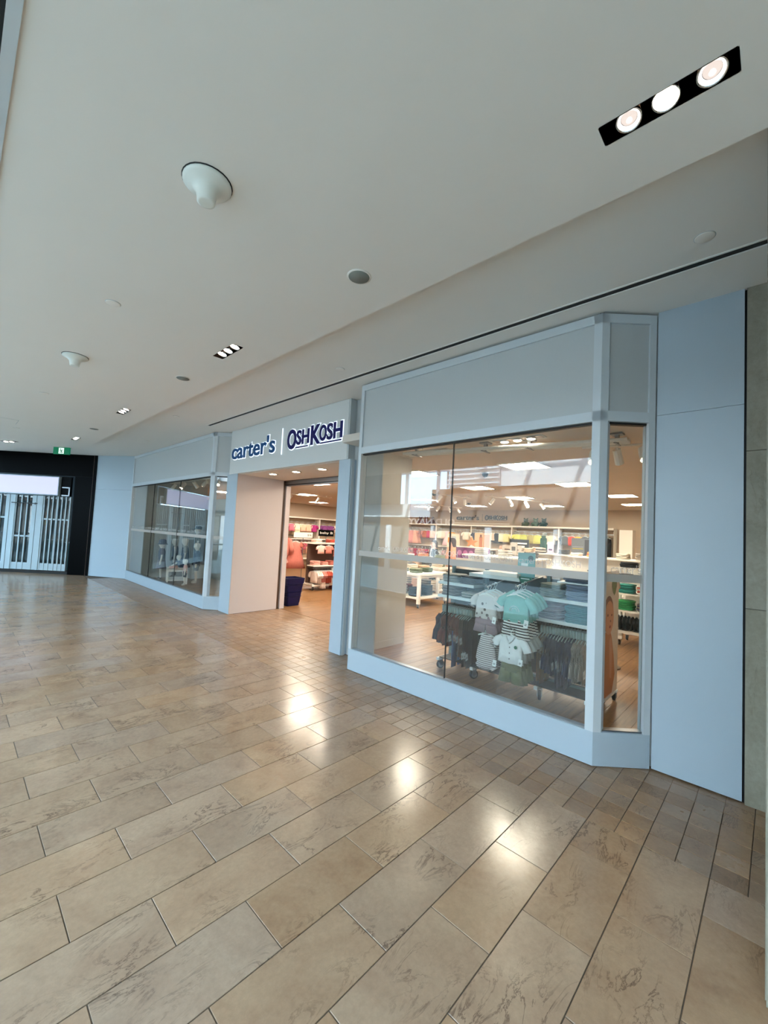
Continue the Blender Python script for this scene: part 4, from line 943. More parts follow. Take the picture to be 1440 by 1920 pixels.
def ringloft(rings):
    m = MB(); rows = [m.P(r) for r in rings]; n = len(rings[0])
    for k in range(len(rows)-1):
        for j in range(n): m.f.append((rows[k]+j, rows[k]+(j+1) % n, rows[k+1]+(j+1) % n, rows[k+1]+j))
    m.f.append(tuple(rows[0]+j for j in reversed(range(n)))); m.f.append(tuple(rows[-1]+j for j in range(n))); return m
ringloft([rrect(.16, .13, .0), rrect(.20, .17, .40), rrect(.205, .175, .40), rrect(.215, .185, .50), rrect(.225, .195, .50), rrect(.24, .21, .62), rrect(.225, .195, .62), rrect(.17, .14, .06)]).build('tub', M_NAVBIN, bn)
for z in (.2, .3, .46): ringloft([rrect(.19+.04*(z-.2), .16+.04*(z-.2), z), rrect(.20+.1*(z-.2), .17+.1*(z-.2), z+.012)]).build('rib', M_NAVBIN, bn)
for px_, py_, pz_, w_, h_, m, txt, label in ((7.56, 10.6, 1.47, .70, .16, M_FIX, '$16', 'white price sign reading $16 above the coral clothes'), (8.29, 10.4, 1.54, .60, .20, M_BLACK, 'baby B', 'black sign with white baby lettering through the doorway')):
    t = thing('price_sign', label, 'sign', (px_, py_, 0)); Bx((-w_/2, -.008, pz_), (w_/2, .008, pz_+h_)).build('board', m, t)
    MB().tube([(0, 0, 0), (0, 0, pz_)], .012, 6).box((-.08, -.08, 0), (.08, .08, .01)).build('stand', M_STEEL, t)
    me = fit_text(txt, -w_*.42 if txt != '$16' else w_*.22, w_*.42, pz_+h_*.25, pz_+h_*.7, .001); me.transform(plane_M((0, -.0105, 0), (1, 0, 0), (0, 0, 1))); me.materials.append(M_DKL if m is M_FIX else M_FIX); o = bpy.data.objects.new('lettering', me); COL.objects.link(o); o.parent = t
# display table with folded stacks
tb = thing('display_table', 'white two-tier display table on casters beside the grey partition', 'table', (8.3, 6.85, 0))
Bx((-.58, -.75, .76), (.58, .75, .81)).build('tabletop', M_FIX, tb); Bx((-.54, -.71, .70), (.54, .71, .76)).build('apron', M_FIX, tb); Bx((-.54, -.70, .20), (.54, .70, .235)).build('lower_shelf', M_FIX, tb)
for sx in (-1, 1):
    for sy in (-1, 1): Bx((sx*.545-.035, sy*.71-.035, .1), (sx*.545+.035, sy*.71+.035, .76)).build('leg', M_FIX, tb); caster(tb, sx*.545, sy*.71, .042)
cols = lambda *c: [fab(q) for q in c]
for i, (dx, dy, n_, m, q) in enumerate(((-.36, -.45, 4, cols('#5f6a52', '#7a8068'), 'olive camo'), (.1, -.42, 4, cols('#4e5a44'), 'dark olive'), (-.34, .0, 3, cols('#6f8084', '#a9b2b4'), 'grey blue'), (.08, .05, 6, cols('#d8cfc0'), 'cream'), (-.34, .45, 3, cols('#8a6f55', '#d9c8ae'), 'tan'), (.1, .46, 7, cols('#e2d9cc', '#c9b8a0'), 'ivory'), (.4, -.1, 5, cols('#c9a890'), 'peach'), (.38, .35, 6, cols('#3f4656'), 'slate'))):
    stack((8.3+dx, 6.85+dy, .811), 0, n_, m, 'folded %s top' % q, 'a pile on the white table', .026, .24)
for i, (dx, dy, n_, m, q) in enumerate(((-.3, -.4, 7, cols('#22262e'), 'black'), (.15, -.4, 8, cols('#3a4048'), 'charcoal'), (-.3, .05, 7, cols('#e0dacd', '#b9b2a8'), 'cream striped'), (-.3, .48, 8, cols('#4b463e'), 'dark brown'), (.2, .3, 6, cols('#7d3f3a'), 'brick'))):
    stack((8.3+dx, 6.85+dy, .236), 0, n_, m, 'folded %s trousers' % q, 'a pile on the table\'s lower shelf', .03, .25)
tb2 = thing('display_table', 'white display table between the two women and the nearer table', 'table', (9.72, 7.5, 0))
Bx((-.36, -.75, .80), (.36, .75, .85)).build('tabletop', M_FIX, tb2); Bx((-.33, -.71, .74), (.33, .71, .80)).build('apron', M_FIX, tb2); Bx((-.33, -.70, .20), (.33, .70, .235)).build('lower_shelf', M_FIX, tb2)
for sx in (-1, 1):
    for sy in (-1, 1): Bx((sx*.32-.035, sy*.71-.035, .1), (sx*.32+.035, sy*.71+.035, .80)).build('leg', M_FIX, tb2); caster(tb2, sx*.32, sy*.71, .042)
for i, (dx, dy, n_, m, q) in enumerate(((-.16, -.55, 8, cols('#e4d8c6', '#c9b49a'), 'ecru'), (-.16, -.2, 10, cols('#55504c', '#8b8680'), 'dark grey'), (-.16, .15, 9, cols('#d9b9a4'), 'blush'), (-.16, .5, 11, cols('#ece4d6', '#9aa3a4'), 'white and grey'), (.15, -.4, 12, cols('#7a8068'), 'moss'), (.15, .2, 12, cols('#c98f74'), 'clay'))):
    stack((9.72+dx, 7.5+dy, .851), 0, n_, m, 'folded %s sweater' % q, 'a pile on the farther table', .028, .25)
    stack((9.72+dx, 7.5+dy, .236), 0, 8, m, 'folded %s trousers' % q, 'a pile under the farther table', .03, .25)
# white shelf rack through the right return glass
rk = thing('shelf_rack', 'white shelf rack on casters seen through the splayed right pane', 'shelf unit', (8.45, 1.72, 0))
Bx((-.34, -.36, .22), (.34, .36, .27)).build('base', M_FIX, rk)
for z in (.58, .87): MB().prism([(-.33, -.36), (.34, -.36), (.34, .36), (-.22, .36), (-.33, .28)], z, z+.03).build('shelf', M_FIX, rk)
for sx in (-.02, .3):
    for sy in (-.34, .34): Bx((sx-.018, sy-.018, .26), (sx+.018, sy+.018, 1.34)).build('upright', M_FIX, rk)
Bx((.31, -.36, .27), (.33, .36, 1.34)).build('back_panel', M_FIX, rk)
for sx in (-.26, .26):
    for sy in (-.28, .28): Bx((sx-.05, sy-.05, .11), (sx+.05, sy+.05, .225)).build('foot', M_FIX, rk); caster(rk, sx, sy, .045)
stack((8.3, 1.93, .905), 0, 5, cols('#1e7a70', '#2a8a80'), 'folded teal green tee', 'upper shelf of the right rack', .03, .26)
stack((8.3, 1.62, .905), 0, 5, cols('#c9c4b8', '#a04a36'), 'folded white and rust tee', 'upper shelf of the right rack', .03, .26)
stack((8.3, 1.93, .615), 0, 6, cols('#138040'), 'folded bright green tee', 'lower shelf of the right rack', .026, .26)
stack((8.3, 1.62, .615), 0, 5, cols('#6a5f52', '#332a4a'), 'folded brown and purple tee', 'lower shelf of the right rack', .026, .26)
stack((8.35, 1.9, 1.345), 0, 3, cols('#20262c'), 'folded black sweater', 'top of the right rack', .03, .26)
for i in range(12): hang('tee', fab(('#0d0e11', '#15151a')[i % 2]), (8.20, 2.04-.056*i, .575), 0, 'black tee, %s from the left under the green stack' % ORD[i], 'black tees under the right rack', 8, None, 0, .8, None, .6)
sgr = thing('corner_stand', 'white tall stand with grey garments behind the baby panel', 'clothes rack', (6.6, 1.75, 0)); MB().tube([(0, 0, .05), (0, 0, 1.35)], .018, 8).build('post', M_FIX, sgr); MB().lathe([(.16, 0), (.16, .015), (.03, .03)], (0, 0, .0), 18).build('base', M_BRONZE, sgr); MB().tube([(-.02, .3, 1.33), (-.02, -.3, 1.33)], .012, 6).build('hang_rail', M_STEEL, sgr)
for i in range(4): hang('tee', cols('#b9b4a8', '#9aa09a', '#8b9284', '#c4beb2')[i], (6.58, 1.98-.1*i, 1.338), 0, '%s hung tee, %s on the stand behind the baby panel' % (('bone', 'grey', 'sage', 'cream')[i], ORD[i]), 'tees behind the baby panel', 10)

# ------------------------------------------------------------------ middle of the shop
gondola(11.2, 4.7, radians(8), 1.9, 1.38, 'white gondola of dark baby clothes in front of the lime tops', [('tee', fab('#26303a'), None, 'navy tee', 4), ('jacket', fab('#5a5e60'), None, 'grey jacket', 4), ('tee', fab('#8a8f8c'), None, 'ash tee', 5)], 'the dark-clothes gondola', [], [(-.6, 3, fab('#3a3532'), 'folded dark brown hoodie', 'right top pile', .04), (0, 4, cols('#4b4542', '#c9c1b4'), 'folded grey hoodie', 'middle top pile', .035), (.6, 3, cols('#d6cdbf'), 'folded bone hoodie', 'left top pile', .04)])
gondola(12.9, 6.05, radians(-5), 1.9, 1.36, 'white gondola of pale clothes below the back wall sign', [('tee', fab('#d9cdbd'), None, 'bone tee', 5), ('tee', fab('#c7a58c'), None, 'peach tee', 4), ('tee', fab('#e6ddd0'), None, 'ivory tee', 4)], 'the pale-clothes gondola', [], [(-.55, 4, cols('#c98a66', '#e2cbb2'), 'folded peach sweater', 'right top pile', .035), (.1, 4, cols('#e8dccb', '#6e3f36'), 'folded cream sweater', 'middle top pile', .035), (.65, 3, cols('#caa28c'), 'folded rose sweater', 'left top pile', .04)])
gondola(8.2, 4.2, radians(5), 1.7, 1.34, 'white gondola of grey knits just behind the front gondola', [('tee', fab('#9d9b97'), None, 'grey tee', 5), ('jacket', fab('#c5c1ba'), None, 'stone jacket', 4), ('tee', fab('#6c7276'), None, 'steel tee', 4)], 'the grey-knit gondola', [], [(-.55, 3, cols('#4d4946'), 'folded dark knit', 'right top pile', .04), (0, 3, cols('#b5afa6', '#d3cdc2'), 'folded stone knit', 'middle top pile', .04), (.55, 3, cols('#a29c94'), 'folded taupe knit', 'left top pile', .04)])
gondola(10.2, 2.75, radians(0), 1.5, 1.40, 'white gondola with orange and sage clothes beyond the corner post', [('tee', fab('#d97a24'), None, 'orange tee', 3), ('tee', fab('#b7a58c'), None, 'sand tee', 3), ('dress', fab('#9aa78c'), None, 'sage dress', 3), ('tee', fab('#cfc6b6'), None, 'oat tee', 3)], 'the orange-and-sage gondola', [], [(.3, 3, cols('#e08a2c', '#d96a1c'), 'folded orange tee', 'left top pile', .035), (-.3, 3, cols('#cfc6b6'), 'folded oat sweater', 'right top pile', .04)])
gondola(10.15, 9.6, radians(40), 1.6, 1.34, 'white gondola of pink clothes left of the women', [('tee', fab('#d99a94'), None, 'pink tee', 4), ('tee', fab('#c5bdb6'), None, 'pearl tee', 4), ('tee', fab('#6f6a6c'), None, 'grey tee', 4)], 'the pink-clothes gondola', [], [(-.4, 4, cols('#4d4a48', '#8d8880'), 'folded grey cap stack', 'right top pile', .035), (.35, 4, cols('#e3b6ac', '#efe3da'), 'folded blush sweater', 'left top pile', .035)])
# counter with purple front, and signs
ct = thing('sales_counter', 'sales counter with a purple printed front near the back', 'counter', (11.6, 7.15, 0))
Bx((-.35, -.9, 0), (.35, .9, 1.02)).build('body', M_FIX, ct); Bx((-.40, -.95, 1.02), (.40, .95, 1.07)).build('worktop', M_FIX, ct)
t = thing('promotion_sign', 'purple printed box sign standing on the sales counter', 'sign', (11.36, 6.93, 1.07)); Bx((-.08, -.55, 0), (.08, .55, .34)).build('box', mat('purple_print', '#6b1f5e', .5), t); Bx((-.09, -.56, .34), (.09, .56, .375)).build('cap', M_FIX, t)
for k in range(5): MB().lathe([(.002, -.003), (.085, -.002), (.002, 0)], (-.081, .42-.21*k, .17), 12, 'X').build('printed_figure', mat('pink_print', '#b7699a', .6), t)
t = thing('star_display', 'orange starfish-shaped display on the purple sign', 'decoration', (11.36, 6.98, 1.497)); b = MB(); pts = [(.24*(1 if k % 2 == 0 else .42)*cos(pi/2+pi*k/5), .14+.17*(1 if k % 2 == 0 else .42)*sin(pi/2+pi*k/5)) for k in range(10)]; b.M = plane_M((0, 0, -.05), (0, -1, 0), (0, 0, 1)); b.prism(pts, -.03, .03); b.build('star', fab('#d08a50'), t)
def poster(x, y, z0, w_, h_, c, label, parts, stand=True, rz=0):
    t = thing('sign_board', label, 'sign', (x, y, 0), rz); Bx((-.012, -w_/2, z0), (.012, w_/2, z0+h_)).build('board', fab(c) if isinstance(c, str) else c, t)
    if stand: MB().tube([(.02, 0, 0), (.02, 0, z0+h_*.6)], .012, 6).box((-.12, -.12, 0), (.15, .12, .015)).build('stand', M_STEEL, t)
    for k, (ya, yb, za, zb, cc) in enumerate(parts): Bx((-.0135-.0006*k, ya, z0+za), (-.012-.0006*k, yb, z0+zb)).build('printed_patch', fab(cc), t)
    return t
poster(12.75, 7.40, 1.35, .62, .56, '#d9b48c', 'tan poster of a child and barrel among the racks', [(.0, .12, .05, .42, '#b5693c'), (.02, .10, .40, .5, '#7a4a30'), (-.28, -.05, .05, .5, '#c9803c')])
poster(12.1, 5.75, 1.35, .60, .40, '#15151a', 'black sign board with white lettering before lime tops', [(-.25, .25, .26, .30, '#e8e2da'), (-.18, .25, .16, .21, '#d9d2ca'), (-.1, .1, .07, .11, '#cfc8c0')])
poster(12.0, 4.75, 1.30, .18, .42, '#c9bcd6', 'narrow lilac sign card beside the black sign board', [(-.05, .05, .18, .22, '#4a3f66')])
poster(10.4, 5.15, 1.36, .55, .22, '#b7a89a', 'low taupe sign strip with dark text on the racks', [(-.2, .2, .09, .12, '#5a4a42')])
poster(9.7, 4.75, 1.36, .18, .30, '#aba196', 'narrow grey number sign beside the taupe strip', [(-.05, .05, .1, .2, '#4a4440')])
poster(13.6, 4.25, 1.32, .95, .56, '#74787c', 'wide grey landscape poster below the red and yellow tees', [(-.10, .08, .0, .52, '#3a3230'), (-.44, .44, .0, .06, '#4a4a4c'), (.12, .44, .22, .25, '#b9a94a'), (.12, .44, .28, .30, '#9a9c9e')])
poster(13.2, 8.9, 1.3, .55, .55, '#e6d3ba', 'cream poster with grey printed figure behind the women', [(-.12, .08, .05, .45, '#a9b0b4'), (.1, .24, .2, .4, '#d98a3c')])

# ------------------------------------------------------------------ wall shelving along the back and left walls
def wall_bay(org, ux, uy, idx, seq, label, wh, extra=()):
    """org: left end as seen from the mall; ux,uy unit vectors: to the right, into the room"""
    t = thing('wall_shelving', label, 'shelving', (0, 0, 0), 0, 'white wall shelving bays'); W_ = 1.90
    ox, oy = org
    def bx(a, b, z0, z1, d0, d1, nm, m=M_FIX):
        p = [(ox+ux[0]*u+uy[0]*d, oy+ux[1]*u+uy[1]*d) for u, d in ((a, d0), (b, d0), (b, d1), (a, d1))]
        return MB().prism(p, z0, z1).build(nm, m, t)
    bx(0, .05, 0, 2.28, .01, .42, 'side_panel'); bx(W_-.006, W_+.0, 0, 2.24, .01, .40, 'side_panel'); bx(0, W_, 2.24, 2.30, .01, .45, 'top_board'); bx(.05, W_-.01, 0, 2.24, .005, .02, 'back_panel', mat('fixture_back', '#b7a48e', .8))
    bx(.05, W_-.01, 1.24, 1.28, .02, .40, 'shelf'); bx(.05, W_-.01, .3, .34, .02, .40, 'shelf')
    for z in (2.06, 1.18): bx(.05, W_-.01, z, z+.025, .24, .262, 'hang_rail', M_STEEL)
    tot = sum(q[3] for q in seq); i = 0; ang = math.atan2(uy[1], uy[0])
    for kind, m, desc, cnt, front in seq:
        for k in range(cnt):
            u = .14+(W_-.28)*(i+.5)/tot; i += 1; d = .25 if not front else .40
            loc = (ox+ux[0]*u+uy[0]*d, oy+ux[1]*u+uy[1]*d, 2.068)
            if front:
                for q in range(2):
                    hang(kind, m, (loc[0]-uy[0]*.09*(q+1), loc[1]-uy[1]*.09*(q+1), 2.068), ang+pi/2, '%s, %s behind the %s front one in %s' % (desc, ORD[q], ORD[i-1], wh), 'layered clothes in '+wh, 6, None, 0, 1.25, None, .6)
            hang(kind, m, loc, ang+(pi/2 if front else .25), '%s, %s garment from the left in %s' % (desc, ORD[i-1], wh), 'upper clothes in '+wh, 8, None, 0, 1.25, None, .8 if front else .6)
    for k in range(14):
        kd, mm, dd = (('tee', seq[k % len(seq)][1], seq[k % len(seq)][2]), ('leggings', seq[(k+1) % len(seq)][1], ' '.join(seq[(k+1) % len(seq)][2].split()[:-1])+' leggings'))[k % 2]
        u = .16+(W_-.32)*(k+.5)/14; loc = (ox+ux[0]*u+uy[0]*.25, oy+ux[1]*u+uy[1]*.25, 1.188)
        hang(kd, mm, loc, ang+.3, '%s, %s along the lower rail of %s' % (dd, ORD[k], wh), 'lower clothes in '+wh, 6, None, 0, 1.2, None, .7)
    return t
L1 = fab('#d8d86a'); PKL = fab('#e8a8a4')
BAYS = [
 (15.52, [('tee', PKL, 'pink tee', 4, 0), ('dress', fab('#efc9c4'), 'pale pink dress', 3, 0), ('tee', fab('#c94f66'), 'rose tee', 2, 0)], 'second bay from the shop\'s left corner', 'the second bay', 'white back wall shelving bay with pink tees'),
 (13.62, [('dress', fab('#e59c98'), 'pink dress', 2, 1), ('dress', fab('#efb09a'), 'coral dress', 1, 1), ('tee', PKL, 'blush tee', 2, 0), ('tee', fab('#b5551f'), 'rust tee', 1, 1), ('tee', fab('#c4164f'), 'crimson tee', 1, 1), ('tee', fab('#eec9b6'), 'peach tee', 1, 1)], 'pink bay', 'the pink and crimson bay', 'white wall shelving bay of pink and crimson clothes behind the women'),
 (11.72, [('tee', fab('#eef0e2'), 'white tee', 1, 1), ('tee', fab('#e9d3c4'), 'ecru tee', 1, 1), ('dress', fab('#ecc4c8'), 'pale pink dress', 1, 1), ('trousers', fab('#e0a03c'), 'mustard trousers', 1, 1), ('top', fab('#f0dcc4'), 'cream top', 3, 0), ('tee', fab('#f2e6d6'), 'ivory tee', 1, 1)], '', 'the cream and mustard bay', 'white wall shelving bay of cream and mustard clothes left of the sign'),
 (9.82, [('tee', fab('#2a3044'), 'navy tee', 1, 1), ('tee', fab('#e8e6e6'), 'white and navy tee', 1, 1), ('tee', fab('#22242e'), 'black tee', 2, 0), ('top', fab('#d9c9b4'), 'beige top', 1, 1), ('jacket', fab('#20222c'), 'black jacket', 1, 1), ('tee', fab('#eae2c8'), 'cream tee', 1, 1), ('tee', fab('#e4dc9c'), 'pale yellow tee', 1, 1)], '', 'the navy and cream bay', 'white wall shelving bay of navy and cream clothes under the sign'),
 (7.92, [('tee', L1, 'lime tee', 1, 1), ('tee', fab('#c9d05e'), 'bright lime tee', 1, 1), ('tee', fab('#a9a05a'), 'olive tee', 1, 1), ('tee', fab('#d6d872'), 'yellow lime tee', 1, 1), ('trousers', fab('#2e5a4c'), 'dark green overalls', 1, 1), ('tee', fab('#e3dccd'), 'bone tee', 1, 1)], '', 'the lime and green bay', 'white wall shelving bay of lime and green clothes below the plush toys'),
 (6.02, [('tee', fab('#55585a'), 'grey tee', 1, 1), ('tee', fab('#c93a24'), 'red tee', 1, 1), ('tee', fab('#e6b416'), 'yellow tee', 1, 1), ('tee', fab('#3c3f44'), 'charcoal tee', 1, 1), ('tee', fab('#e9ddd0'), 'cream tee', 1, 0), ('jacket', fab('#e6957a'), 'coral jacket', 1, 0), ('trousers', fab('#14171f'), 'black trousers', 1, 1)], '', 'the red and yellow bay', 'white wall shelving bay with red and yellow tees'),
]
for y, seq, _, wh, lab in BAYS:
    wall_bay((16.295, y), (0, -1), (-1, 0), 0, seq, lab, wh)
LB = [(6.9, [('tee', PKL, 'pink tee', 4, 0), ('tee', fab('#efe3da'), 'white tee', 4, 0)], 'the left wall first bay', 'white left wall shelving bay nearest the window'),
      (8.8, [('tee', PKL, 'rosy tee', 3, 1), ('dress', fab('#e59c98'), 'pink dress', 2, 1)], 'the left wall second bay', 'white left wall shelving bay second from the window'),
      (10.7, [('tee', fab('#d9788c'), 'rose tee', 1, 1), ('set', fab('#efe8c8'), 'cream outfit', 1, 1), ('tee', fab('#efc4a8'), 'peach tee', 2, 1), ('tee', fab('#b0307c'), 'magenta tee', 1, 1)], 'the left wall third bay', 'white left wall shelving bay straight through the doorway'),
      (12.6, [('tee', fab('#8a4a8c'), 'purple tee', 2, 1), ('tee', fab('#f0d9c4'), 'cream tee', 2, 1)], 'the left wall fourth bay', 'white left wall shelving bay right of the doorway view')]
for x, seq, wh, lab in LB: wall_bay((x, 16.795), (1, 0), (0, -1), 0, seq, lab, wh)
# plush toys and letters on the top boards
def plush(x, y, c, label, rz=radians(-90), h=.3):
    t = thing('plush_toy', label, 'toy', (x, y, 2.30), rz); m = fab(c)
    MB().loft([(0, 0, 0, .06, .06), (0, 0, .03, .11, .10), (0, 0, .10, .12, .11), (0, 0, .17, .08, .075)], 12).build('body', m, t, True)
    MB().loft([(0, 0, .15, .05, .05), (0, 0, .19, .085, .08), (0, 0, .24, .09, .085), (0, 0, .30, .05, .05)], 12).build('head', m, t, True)
    for s in (-1, 1): MB().tube([(s*.06, 0, .28), (s*.085, 0, .33)], [.03, .02], 6).build('ear', m, t, True); MB().tube([(s*.1, 0, .14), (s*.15, -.05, .09)], [.035, .03], 6).build('arm', m, t, True); MB().tube([(s*.06, -.05, .03), (s*.09, -.14, .03)], [.045, .045], 6).build('leg', m, t, True)
plush(16.0, 7.35, '#4c5630', 'olive green plush toy sitting on top of the lime bay'); plush(16.0, 6.95, '#56705c', 'sage plush toy lying beside the olive plush'); plush(16.0, 6.62, '#1f3f38', 'dark green plush toy, rightmost on the lime bay')
plush(16.0, 12.75, '#5a2418', 'dark red plush toy, left on the crimson bay'); plush(16.0, 12.4, '#6b2c1c', 'reddish brown plush toy, middle on the crimson bay'); plush(16.0, 12.05, '#4a1d16', 'maroon plush toy, right on the crimson bay')

# ------------------------------------------------------------------ figures
def skin_body(name, J, E, m, parent, lvl=1):
    keys = list(J); idx = {k: i for i, k in enumerate(keys)}
    me = bpy.data.meshes.new(name); me.from_pydata([J[k][0] for k in keys], [(idx[a], idx[b]) for a, b in E], [])
    o = bpy.data.objects.new(name, me); COL.objects.link(o); o.modifiers.new('s', 'SKIN'); sv = me.skin_vertices[0].data
    for k in keys:
        r = J[k][1]; r = r if isinstance(r, tuple) else (r, r); sv[idx[k]].radius = r; sv[idx[k]].use_root = (k == 'pelvis')
    s = o.modifiers.new('u', 'SUBSURF'); s.levels = lvl
    bpy.context.view_layer.update()
    me2 = bpy.data.meshes.new_from_object(o.evaluated_get(bpy.context.evaluated_depsgraph_get())); me2.name = name
    bpy.data.objects.remove(o); bpy.data.meshes.remove(me)
    me2.materials.clear(); me2.materials.append(m)
    for p in me2.polygons: p.use_smooth = True
    b = bpy.data.objects.new(name, me2); COL.objects.link(b); b.parent = parent
    return b
def joints(h, hd, sw, arms=None, sit=False, headyaw=0, face=False, hr=1.0):
    """figure facing -X; hd = head height, sw = half shoulder width"""
    neck = h-hd*1.12; J = {}; pz = .50*h if hd < .16*h else .46*h
    off = 0
    if sit: off = -(pz-.075*h)
    def v(x, y, z): return (x, y, z+off)
    J['pelvis'] = (v(0, 0, pz), (.058*h, .075*h)); J['waist'] = (v(0, 0, pz+.42*(neck-pz)*.5), (.048*h, .062*h)); J['chest'] = (v(0, 0, pz+.72*(neck-pz)), (.055*h, .078*h)); J['collar'] = (v(.004*h, 0, neck-.025*h), (.035*h, .05*h)); J['neck'] = (v(0, 0, neck+.012*h), .026*h+.05*hd)
    c, s = cos(headyaw), sin(headyaw)
    def hv(f, z): return v(-f*c, -f*s, z)
    J['jaw'] = (hv(.10*hd, neck+(.22+.18*(hr-1))*hd), (.26*hd*hr**1.9, .24*hd*hr**1.9)); J['brow'] = (hv(.03*hd, neck+.60*hd), (.41*hd*hr, .36*hd*hr)); J['crown'] = (hv(0, neck+(.94-.08*(hr-1))*hd), (.27*hd*hr, .26*hd*hr))
    E = [('pelvis', 'waist'), ('waist', 'chest'), ('chest', 'collar'), ('collar', 'neck'), ('neck', 'jaw'), ('jaw', 'brow'), ('brow', 'crown')]
    if face: J['nose'] = (hv(.50*hd, neck+.45*hd), .05*hd); E.append(('jaw', 'nose'))
    for k, sg in (('l', 1), ('r', -1)):
        el, wr = (arms or {}).get(k, ((.0, sg*(sw+.035*h), .60*h), (-.02*h, sg*(sw+.045*h), .455*h)))
        J['sh'+k] = (v(0, sg*sw*.86, neck-.05*h), .034*h); J['el'+k] = (v(*el), .024*h); J['wr'+k] = (v(*wr), .016*h)
        E += [('collar', 'sh'+k), ('sh'+k, 'el'+k), ('el'+k, 'wr'+k)]
        d = (Vector(wr)-Vector(el)).normalized(); side = Vector((-1, 0, 0)) if abs(d.x) < .7 else Vector((0, 0, 1)); side = (side-d*side.dot(d)).normalized()
        pm = Vector(wr)+d*.035*h; J['pa'+k] = (v(*pm), (.02*h, .012*h)); E.append(('wr'+k, 'pa'+k))
        for q in range(4):
            L_ = (.030, .036, .034, .026)[q]*h; p0 = pm+d*.014*h+side*(q-1.5)*-.0085*h; p1 = p0+d*L_+Vector((0, -sg, 0))*.006*h
            J['f%s%d' % (k, q)] = (v(*p0), .0062*h); J['g%s%d' % (k, q)] = (v(*p1), .005*h); E += [('pa'+k, 'f%s%d' % (k, q)), ('f%s%d' % (k, q), 'g%s%d' % (k, q))]
        th = Vector(wr)+d*.018*h+side*.02*h; J['t'+k] = (v(*th), .007*h); J['u'+k] = (v(*(th+d*.022*h+side*.008*h)), .0055*h); E += [('wr'+k, 't'+k), ('t'+k, 'u'+k)]
        hy = sg*.052*h
        if sit: J['hi'+k] = ((-.03*h, hy, .075*h), .055*h); J['kn'+k] = ((-.22*h, hy*1.5, .08*h), .036*h); J['an'+k] = ((-.40*h, hy*1.6, .04*h), .024*h); J['to'+k] = ((-.43*h, hy*1.6, .10*h), .02*h)
        else: J['hi'+k] = ((0, hy, pz-.05*h), .053*h); J['kn'+k] = ((-.008*h, hy*1.08, .265*h), .034*h); J['an'+k] = ((.005*h, hy*1.1, .05*h), .023*h); J['to'+k] = ((-.075*h, hy*1.25, .018*h), (.018*h, .022*h))
        E += [('pelvis', 'hi'+k), ('hi'+k, 'kn'+k), ('kn'+k, 'an'+k), ('an'+k, 'to'+k)]
    return J, E, neck+off, pz+off
def body_loft(rings, n=16, rip=0): 
    # rings given (z, rx depth, ry width[, amp])
    return MB().loft([(0, 0, z, rx, ry)+((a,) if a else ()) for z, rx, ry, *r in rings for a in [r[0] if r else 0]], n, True, rip)
def sleeve_pair(J, h, r, full, m, name, parent):
    for k in 'lr':
        a, b, c = (Vector(J[q+k][0]) for q in ('sh', 'el', 'wr')); pts = [a+(a-b)*.12, a*.5+b*.5, b*.9+a*.1]; rs = [r*1.05, r, r*.95]
        if full: pts += [b*.5+c*.5, c*.95+b*.05]; rs += [r*.85, r*.75]
        MB().tube(pts, rs, 10).build(name, m, parent, True)
def mannequin(x, y, z, h, rz, label, top, bottom, extra=None, sit=False, hd=None, dress=False, sleeves=True, full=False, arms=None, longleg=False):
    t = thing('mannequin', label, 'mannequin', (x, y, z), rz, 'child mannequins in the left window'); hd = hd or .19*h; sw = .105*h
    J, E, nk, pz = joints(h, hd, sw, arms, sit, 0, False, 1.32); skin_body('body', J, E, M_SKINW, t, 1)
    MB().loft([(0, 0, nk-.012*h, .04*h, .05*h), (0, 0, nk-.03*h, .055*h, .088*h), (0, 0, nk-.10*h, .072*h, .102*h), (0, 0, pz+.06*h, .07*h, .092*h), (0, 0, pz+(-.02*h if not sit else .0), .078*h, .10*h, .04)], 16, True, 6).build('shirt', top, t, True)
    if sleeves: sleeve_pair(J, h, .04*h, full, top, 'sleeve', t)
    if dress: MB().loft([(0, 0, pz+.07*h, .08*h, .10*h), (0, 0, pz-.06*h, .10*h, .125*h, .05), (0, 0, .28*h, .13*h, .16*h, .09)], 18, True, 7).build('skirt', bottom, t, True)
    elif sit:
        for k in 'lr': MB().tube([J['hi'+k][0], J['kn'+k][0], Vector(J['kn'+k][0])*.35+Vector(J['an'+k][0])*.65], [.06*h, .05*h, .042*h], 10).build('trouser_leg', bottom, t, True)
    else:
        MB().loft([(0, 0, pz+.05*h, .072*h, .094*h), (0, 0, pz-.06*h, .078*h, .106*h)], 16).build('waistband', bottom, t, True)
        for k in 'lr':
            a, b, c = (Vector(J[q+k][0]) for q in ('hi', 'kn', 'an')); pts = [a+Vector((0, 0, .02*h)), a*.5+b*.5, b+Vector((0, 0, .03*h))]; rs = [.06*h, .058*h, .055*h]
            if longleg: pts += [b*.4+c*.6, c+Vector((0, 0, .02*h))]; rs += [.05*h, .045*h]
            MB().tube(pts, rs, 10).build('trouser_leg', bottom, t, True)
    for k in 'lr':
        if not sit: MB().loft([(-.035*h, J['an'+k][0][1]*1.08, 0, .06*h, .028*h), (-.033*h, J['an'+k][0][1]*1.08, .028*h, .058*h, .027*h), (-.005*h, J['an'+k][0][1]*1.04, .06*h, .03*h, .026*h)], 12).build('shoe', fab('#c9c0b2') if extra != 'dark' else M_DKL, t, True)
    return t, J, nk, hd
F_PLAID = stripemat('cloth_plaid', '#4a4450', '#7d6a72', 26, 'Z'); F_CAMO = spotmat('cloth_camo', '#6d6f62', '#3d4038', 24, .36); F_JEAN = fab('#35465c'); F_PINK = fab('#d9aaa0')
DY = radians(-18)
